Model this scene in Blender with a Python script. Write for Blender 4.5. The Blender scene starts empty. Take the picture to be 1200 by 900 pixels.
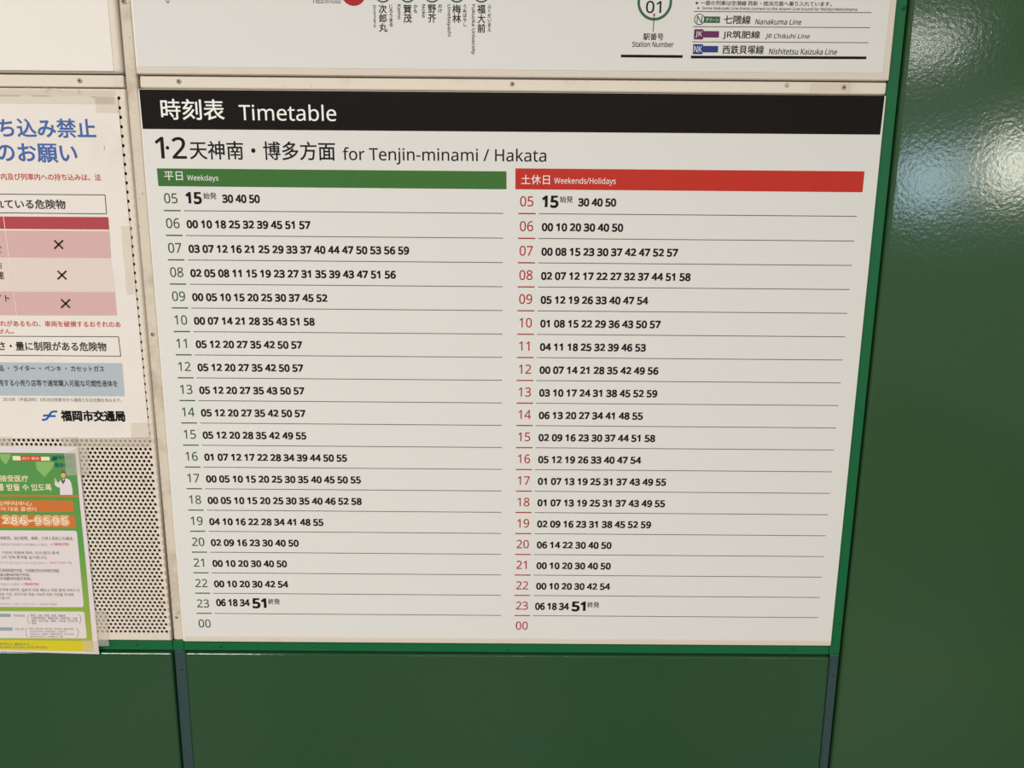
import bpy, bmesh, math, random
from mathutils import Vector, Matrix

# ------------------------------------------------------------------ camera, light, exposure
SC = bpy.context.scene
COL = SC.collection
F_PX = 900.0                                   # focal length for a 1200 px wide frame
YAW, PITCH, ROLL = -0.00283, 0.2041, 0.00836
CAM = Vector((0.42573, -0.96552, 1.49608))     # handheld phone, about a metre from the wall

def ray(px, py):
    u, v = px - 600.0, py - 450.0
    c, s = math.cos(ROLL), math.sin(ROLL)
    u, v = c*u + s*v, -s*u + c*v
    x, y, z = u/F_PX, 1.0, -v/F_PX
    c, s = math.cos(PITCH), math.sin(PITCH)
    y, z = c*y + s*z, -s*y + c*z
    c, s = math.cos(YAW), math.sin(YAW)
    return Vector((c*x - s*y, s*x + c*y, z))

def at(px, py, Y=0.0):
    """point of the wall plane y = Y seen at a pixel of the photograph"""
    d = ray(px, py)
    t = (Y - CAM.y)/d.y
    return CAM.x + t*d.x, CAM.z + t*d.z

cam_data = bpy.data.cameras.new('camera')
cam_data.sensor_fit = 'HORIZONTAL'; cam_data.sensor_width = 36.0
cam_data.lens = F_PX/1200.0*36.0
cam_data.clip_start = 0.01
cam = bpy.data.objects.new('camera', cam_data); COL.objects.link(cam)
d0 = ray(600, 450)
right = (ray(601, 450) - d0).normalized(); up = (ray(600, 449) - d0).normalized()
M = Matrix((right, up, -d0.normalized())).transposed().to_4x4()
M.translation = CAM
cam.matrix_world = M
SC.camera = cam

world = bpy.data.worlds.new('concourse_ambient'); SC.world = world
world.use_nodes = True
bg = world.node_tree.nodes['Background']
bg.inputs['Color'].default_value = (1.0, 0.985, 0.97, 1.0)
bg.inputs['Strength'].default_value = 0.38

def area(name, loc, target, sx, sy, watts, color):
    l = bpy.data.lights.new(name, 'AREA'); l.shape = 'RECTANGLE'; l.size = sx; l.size_y = sy
    l.energy = watts; l.color = color
    o = bpy.data.objects.new(name, l); COL.objects.link(o); o.location = loc
    o.rotation_euler = (Vector(target) - Vector(loc)).to_track_quat('-Z', 'Y').to_euler()
    return o

CEIL = 2.75
for i, (lx, ly) in enumerate([(-1.3, -1.7), (0.6, -2.1), (-2.2, -4.6), (0.2, -4.6), (2.8, -4.6)]):
    area('ceiling_light', (lx, ly, CEIL - 0.03), (lx, ly, 0), 1.25, 0.22, 46.5, (1.0, 0.965, 0.93))

def mirrored(px, py, y_far):
    x, z = at(px, py); d = ray(px, py)
    t = (y_far)/(-d.y)
    return Vector((x + d.x*t, y_far, z + d.z*t))
# two lit displays across the concourse; the glossy green wall mirrors them
p1 = mirrored(1085, 212, -4.2); p2 = mirrored(1192, 194, -4.2); p3 = mirrored(1085, 28, -4.2)
area('far_light', p1, at(1085, 212)[:1] + (0.0,) + at(1085, 212)[1:], 0.36, 0.36, 5.2, (0.64, 0.85, 1.0))
area('far_light', p2, at(1192, 194)[:1] + (0.0,) + at(1192, 194)[1:], 0.28, 0.34, 8.0, (1.0, 0.97, 0.84))
area('far_light', p3, at(1085, 28)[:1] + (0.0,) + at(1085, 28)[1:], 0.6, 0.5, 0.55, (0.9, 0.95, 1.0))

SC.view_settings.view_transform = 'Standard'
SC.view_settings.look = 'None'
SC.view_settings.exposure = 0.0
SC.view_settings.gamma = 1.0
SC.view_settings.use_curve_mapping = False

# ------------------------------------------------------------------ materials
def lin(c):
    return tuple((v/255/12.92) if v/255 <= 0.04045 else ((v/255 + 0.055)/1.055)**2.4 for v in c)

def mat(name, rgb, rough=0.5, spec=0.3, bump=None, grime=None, metal=0.0):
    """rgb: 0-255 sRGB albedo; bump: (scale, strength, distance); grime: list of (scale, lo, hi, rgb, amount)"""
    m = bpy.data.materials.new(name); m.use_nodes = True
    nt = m.node_tree; b = nt.nodes['Principled BSDF']
    b.inputs['Base Color'].default_value = lin(rgb) + (1,)
    b.inputs['Roughness'].default_value = rough
    b.inputs['Specular IOR Level'].default_value = spec
    b.inputs['Metallic'].default_value = metal
    tc = nt.nodes.new('ShaderNodeTexCoord')
    if bump:
        prev = None
        for sc, st, dist in (bump if isinstance(bump, list) else [bump]):
            n = nt.nodes.new('ShaderNodeTexNoise'); n.inputs['Scale'].default_value = sc
            n.inputs['Detail'].default_value = 2.0
            bp = nt.nodes.new('ShaderNodeBump'); bp.inputs['Strength'].default_value = st
            bp.inputs['Distance'].default_value = dist
            nt.links.new(tc.outputs['Object'], n.inputs['Vector'])
            nt.links.new(n.outputs['Fac'], bp.inputs['Height'])
            if prev: nt.links.new(prev, bp.inputs['Normal'])
            prev = bp.outputs['Normal']
        nt.links.new(prev, b.inputs['Normal'])
    if grime:
        col = None
        for sc, lo, hi, c, amt in grime:
            n = nt.nodes.new('ShaderNodeTexNoise'); n.inputs['Scale'].default_value = sc
            n.inputs['Detail'].default_value = 6.0; n.inputs['Roughness'].default_value = 0.65
            nt.links.new(tc.outputs['Object'], n.inputs['Vector'])
            mr = nt.nodes.new('ShaderNodeMapRange')
            mr.inputs['From Min'].default_value = lo; mr.inputs['From Max'].default_value = hi
            mr.inputs['To Min'].default_value = 0.0; mr.inputs['To Max'].default_value = amt
            nt.links.new(n.outputs['Fac'], mr.inputs['Value'])
            mx = nt.nodes.new('ShaderNodeMix'); mx.data_type = 'RGBA'
            nt.links.new(mr.outputs['Result'], mx.inputs['Factor'])
            if col is None: mx.inputs['A'].default_value = lin(rgb) + (1,)
            else: nt.links.new(col, mx.inputs['A'])
            mx.inputs['B'].default_value = lin(c) + (1,)
            col = mx.outputs['Result']
        nt.links.new(col, b.inputs['Base Color'])
    return m

GRN_BUMP = [(200.0, 0.5, 0.00021), (60.0, 0.4, 0.00014)]
MT = {
 'green':   mat('green_enamel', (36, 75, 46), 0.12, 0.5, GRN_BUMP, [(3.0, 0.45, 0.75, (44, 76, 40), 0.5), (350.0, 0.72, 0.8, (35, 55, 38), 0.5)]),
 'green2':  mat('green_enamel_wide', (47, 81, 49), 0.12, 0.5, GRN_BUMP, [(3.0, 0.45, 0.75, (53, 82, 42), 0.5), (350.0, 0.72, 0.8, (35, 55, 38), 0.5)]),
 'gstrip':  mat('green_strip_paint', (20, 100, 58), 0.5, 0.25, (60.0, 0.1, 0.002), [(30.0, 0.6, 0.8, (16, 78, 46), 0.5)]),
 'teal':    mat('teal_joint_metal', (48, 72, 72), 0.35, 0.45, None, [(40.0, 0.5, 0.75, (38, 60, 56), 0.6)]),
 'cream':   mat('cream_enamel', (224, 214, 198), 0.42, 0.4, (8.0, 0.08, 0.01), [(14.0, 0.56, 0.78, (158, 138, 106), 0.5), (120.0, 0.66, 0.8, (120, 100, 72), 0.5)]),
 'grimy':   mat('grimy_cream_enamel', (214, 203, 186), 0.45, 0.35, (8.0, 0.08, 0.01), [(22.0, 0.5, 0.75, (140, 118, 88), 0.55), (160.0, 0.62, 0.75, (96, 78, 54), 0.6)]),
 'perf':    mat('perforated_cream_steel', (226, 215, 198), 0.45, 0.35, None, [(26.0, 0.58, 0.8, (165, 143, 112), 0.5)]),
 'dark':    mat('dark_joint', (24, 20, 15), 0.8, 0.1),
 'sheet':   mat('white_sign_sheet', (225, 223, 217), 0.55, 0.22, (300.0, 0.03, 0.001)),
 'ulsheet': mat('warm_white_sheet', (238, 232, 224), 0.5, 0.25),
 'edge':    mat('white_frame_edge', (238, 232, 218), 0.35, 0.4),
 'lip':     mat('cream_frame_lip', (220, 208, 192), 0.45, 0.3, None, [(20.0, 0.6, 0.8, (170, 150, 122), 0.4)]),
 'black':   mat('black_print', (20, 16, 12), 0.6, 0.12),
 'ink':     mat('black_ink', (22, 19, 17), 0.6, 0.15),
 'soft':    mat('dark_grey_ink', (58, 52, 49), 0.6, 0.15),
 'grey':    mat('grey_rule_ink', (100, 96, 88), 0.6, 0.15),
 'white':   mat('white_print', (244, 242, 236), 0.55, 0.2),
 'gband':   mat('green_print', (62, 112, 50), 0.55, 0.2),
 'gink':    mat('green_ink', (52, 92, 50), 0.6, 0.15),
 'rband':   mat('red_print', (192, 48, 34), 0.55, 0.2),
 'rink':    mat('red_ink', (172, 46, 42), 0.6, 0.15),
 'purple':  mat('purple_print', (104, 46, 92), 0.55, 0.2),
 'navy':    mat('navy_print', (38, 62, 126), 0.55, 0.2),
 'route':   mat('route_green_print', (54, 100, 66), 0.55, 0.2),
 'steel':   mat('screw_steel', (186, 174, 150), 0.4, 0.5),
 'slot':    mat('screw_slot', (40, 34, 26), 0.7, 0.2),
 'paper':   mat('notice_paper', (233, 226, 217), 0.5, 0.25, [(5.0, 0.25, 0.02), (18.0, 0.12, 0.006)], [(9.0, 0.55, 0.8, (196, 184, 166), 0.5)]),
 'nblue':   mat('blue_ink', (74, 106, 170), 0.6, 0.15),
 'nred':    mat('faded_red_ink', (196, 72, 62), 0.6, 0.15),
 'ncrim':   mat('crimson_print', (178, 72, 78), 0.55, 0.2),
 'npink':   mat('pink_print', (214, 176, 172), 0.55, 0.2),
 'npale':   mat('pale_pink_print', (226, 210, 198), 0.55, 0.2),
 'nsteel':  mat('grey_blue_print', (180, 190, 196), 0.55, 0.2),
 'scuff':   mat('scuff_grey', (150, 140, 124), 0.6, 0.15),
 'logo':    mat('logo_blue_ink', (24, 92, 172), 0.6, 0.15),
 'fpaper':  mat('flyer_paper', (226, 216, 214), 0.4, 0.35, (10.0, 0.12, 0.008)),
 'orange':  mat('orange_print', (204, 116, 54), 0.5, 0.25),
 'cream_p': mat('cream_print', (248, 226, 190), 0.5, 0.25),
 'badge':   mat('badge_red_print', (196, 82, 48), 0.5, 0.25),
 'heart':   mat('pale_green_print', (138, 182, 104), 0.5, 0.25),
 'ftaupe':  mat('flyer_grey_ink', (98, 92, 92), 0.6, 0.15),
 'fteal':   mat('flyer_teal_ink', (36, 104, 92), 0.6, 0.15),
 'yellow':  mat('yellow_print', (214, 198, 40), 0.5, 0.25),
 'pill':    mat('grey_blue_pill_print', (146, 164, 172), 0.5, 0.25),
 'skin':    mat('skin_print', (216, 176, 120), 0.5, 0.25),
 'hair':    mat('brown_print', (120, 86, 56), 0.5, 0.25),
 'coat':    mat('white_coat_print', (226, 216, 220), 0.5, 0.25),
 'stone':   mat('floor_stone', (118, 112, 104), 0.35, 0.4, None, [(4.0, 0.4, 0.7, (98, 94, 86), 0.6)]),
 'ceil':    mat('ceiling_white', (214, 210, 202), 0.7, 0.2),
}
# printed green ground of the flyer: it runs from mid green at the top to yellow green at the foot
m = MT['fgreen'] = mat('flyer_green_print', (92, 160, 70), 0.45, 0.3)
nt = m.node_tree; tc = nt.nodes.new('ShaderNodeTexCoord'); sx = nt.nodes.new('ShaderNodeSeparateXYZ')
mr = nt.nodes.new('ShaderNodeMapRange'); rp = nt.nodes.new('ShaderNodeValToRGB')
nt.links.new(tc.outputs['Generated'], sx.inputs[0]); nt.links.new(sx.outputs['Z'], rp.inputs[0])
rp.color_ramp.elements[0].color = lin((168, 180, 70)) + (1,)
rp.color_ramp.elements[1].color = lin((84, 146, 78)) + (1,)
e = rp.color_ramp.elements.new(0.55); e.color = lin((92, 158, 72)) + (1,)
nt.links.new(rp.outputs[0], nt.nodes['Principled BSDF'].inputs['Base Color'])
nt.nodes.remove(mr)
# clear adhesive tape: mostly see-through, slightly milky
m = MT['tape'] = bpy.data.materials.new('clear_tape'); m.use_nodes = True
nt = m.node_tree; nt.nodes.clear()
o_ = nt.nodes.new('ShaderNodeOutputMaterial'); mx = nt.nodes.new('ShaderNodeMixShader')
tr = nt.nodes.new('ShaderNodeBsdfTransparent'); tr.inputs[0].default_value = (0.98, 0.97, 0.95, 1)
pb = nt.nodes.new('ShaderNodeBsdfPrincipled'); pb.inputs['Base Color'].default_value = lin((240, 233, 222)) + (1,)
pb.inputs['Roughness'].default_value = 0.35
mx.inputs[0].default_value = 0.42
tl = nt.nodes.new('ShaderNodeBsdfTranslucent'); tl.inputs[0].default_value = lin((244, 236, 222)) + (1,)
m2 = nt.nodes.new('ShaderNodeMixShader'); m2.inputs[0].default_value = 0.3
nt.links.new(pb.outputs[0], m2.inputs[1]); nt.links.new(tl.outputs[0], m2.inputs[2])
nt.links.new(tr.outputs[0], mx.inputs[1]); nt.links.new(m2.outputs[0], mx.inputs[2]); nt.links.new(mx.outputs[0], o_.inputs[0])

# ------------------------------------------------------------------ object helpers
def link(name, me, material, parent=None):
    o = bpy.data.objects.new(name, me); COL.objects.link(o)
    for mm in (material if isinstance(material, (list, tuple)) else [material]): me.materials.append(mm)
    if parent: o.parent = parent; o.matrix_parent_inverse = parent.matrix_world.inverted()
    return o

def thing(name, label, cat, loc):
    o = bpy.data.objects.new(name, None); COL.objects.link(o)
    o.location = loc; o.empty_display_size = 0.02
    o['label'] = label; o['category'] = cat
    bpy.context.view_layer.update()
    return o

def struct(o):
    o['kind'] = 'structure'; return o

def quad_prism(name, c, yf, yb, material, parent=None, bevel=0.0, seg=3):
    """slab with the four front corners c = TL, TR, BR, BL (x, z); front at yf, back at yb"""
    bm = bmesh.new()
    f = [bm.verts.new((x, yf, z)) for x, z in c]; b = [bm.verts.new((x, yb, z)) for x, z in c]
    bm.faces.new((f[3], f[2], f[1], f[0])); bm.faces.new(b)
    for i in range(4):
        j = (i + 1) % 4
        bm.faces.new((f[i], f[j], b[j], b[i]))
    bm.normal_update()
    bmesh.ops.recalc_face_normals(bm, faces=bm.faces)
    if bevel:
        fs = set(f)
        ed = [e for e in bm.edges if (e.verts[0] in fs) and (e.verts[1] in fs)]
        ed += [e for e in bm.edges if (e.verts[0] in fs) != (e.verts[1] in fs)]
        bmesh.ops.bevel(bm, geom=ed, offset=bevel, segments=seg, profile=0.5, affect='EDGES')
    me = bpy.data.meshes.new(name); bm.to_mesh(me); bm.free()
    return link(name, me, material, parent)

def rect(x0, z0, x1, z1): return [(x0, z1), (x1, z1), (x1, z0), (x0, z0)]

def flat(name, loops, Y, material, parent):
    """flat print: list of polygons, each a list of (x, z) counter-clockwise or not"""
    vs, fs = [], []
    for lp in loops:
        a = sum(lp[i][0]*lp[(i+1) % len(lp)][1] - lp[(i+1) % len(lp)][0]*lp[i][1] for i in range(len(lp)))
        lp = lp if a > 0 else lp[::-1]
        n = len(vs); vs += [(x, Y, z) for x, z in lp]; fs.append(list(range(n, n + len(lp))))
    me = bpy.data.meshes.new(name); me.from_pydata(vs, [], fs); me.update()
    return link(name, me, material, parent)

LEFT = -0.328                                   # upright left margin of the prints, outside the frame
def at_m(x, y, Y): return (LEFT, at(0, y, Y)[1]) if x <= -60 else at(x, y, Y)
def pxpoly(pts, Y): return [at_m(x, y, Y) for x, y in pts]
def pxrect(x0, y0, x1, y1, Y):
    a, b = at_m(x0, (y0+y1)/2, Y)[0], at(x1, (y0+y1)/2, Y)[0]
    c, d = at((x0+x1)/2, y0, Y)[1], at((x0+x1)/2, y1, Y)[1]
    return [(a, d), (b, d), (b, c), (a, c)]
def pxround(x0, y0, x1, y1, r, Y, n=5):
    (a, d), _, (b, c), _ = pxrect(x0, y0, x1, y1, Y)
    r *= abs(b - a)/abs(x1 - x0); out = []
    for cx, cz, s in ((b-r, c-r, 0), (a+r, c-r, 90), (a+r, d+r, 180), (b-r, d+r, 270)):
        out += [(cx + r*math.cos(math.radians(s + 90*k/n)), cz + r*math.sin(math.radians(s + 90*k/n))) for k in range(n+1)]
    return out
def disc(cx, cz, rx, rz=None, n=40): 
    rz = rz or rx
    return [(cx + rx*math.cos(2*math.pi*k/n), cz + rz*math.sin(2*math.pi*k/n)) for k in range(n)]
def ring_mesh(name, cx, cz, rx, rz, t, Y, material, parent, n=48):
    vs = [(x, Y, z) for x, z in disc(cx, cz, rx, rz, n)] + [(x, Y, z) for x, z in disc(cx, cz, rx-t, rz-t, n)]
    fs = [(k, (k+1) % n, n + (k+1) % n, n + k) for k in range(n)]
    me = bpy.data.meshes.new(name); me.from_pydata(vs, [], fs); me.update()
    return link(name, me, material, parent)

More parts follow.
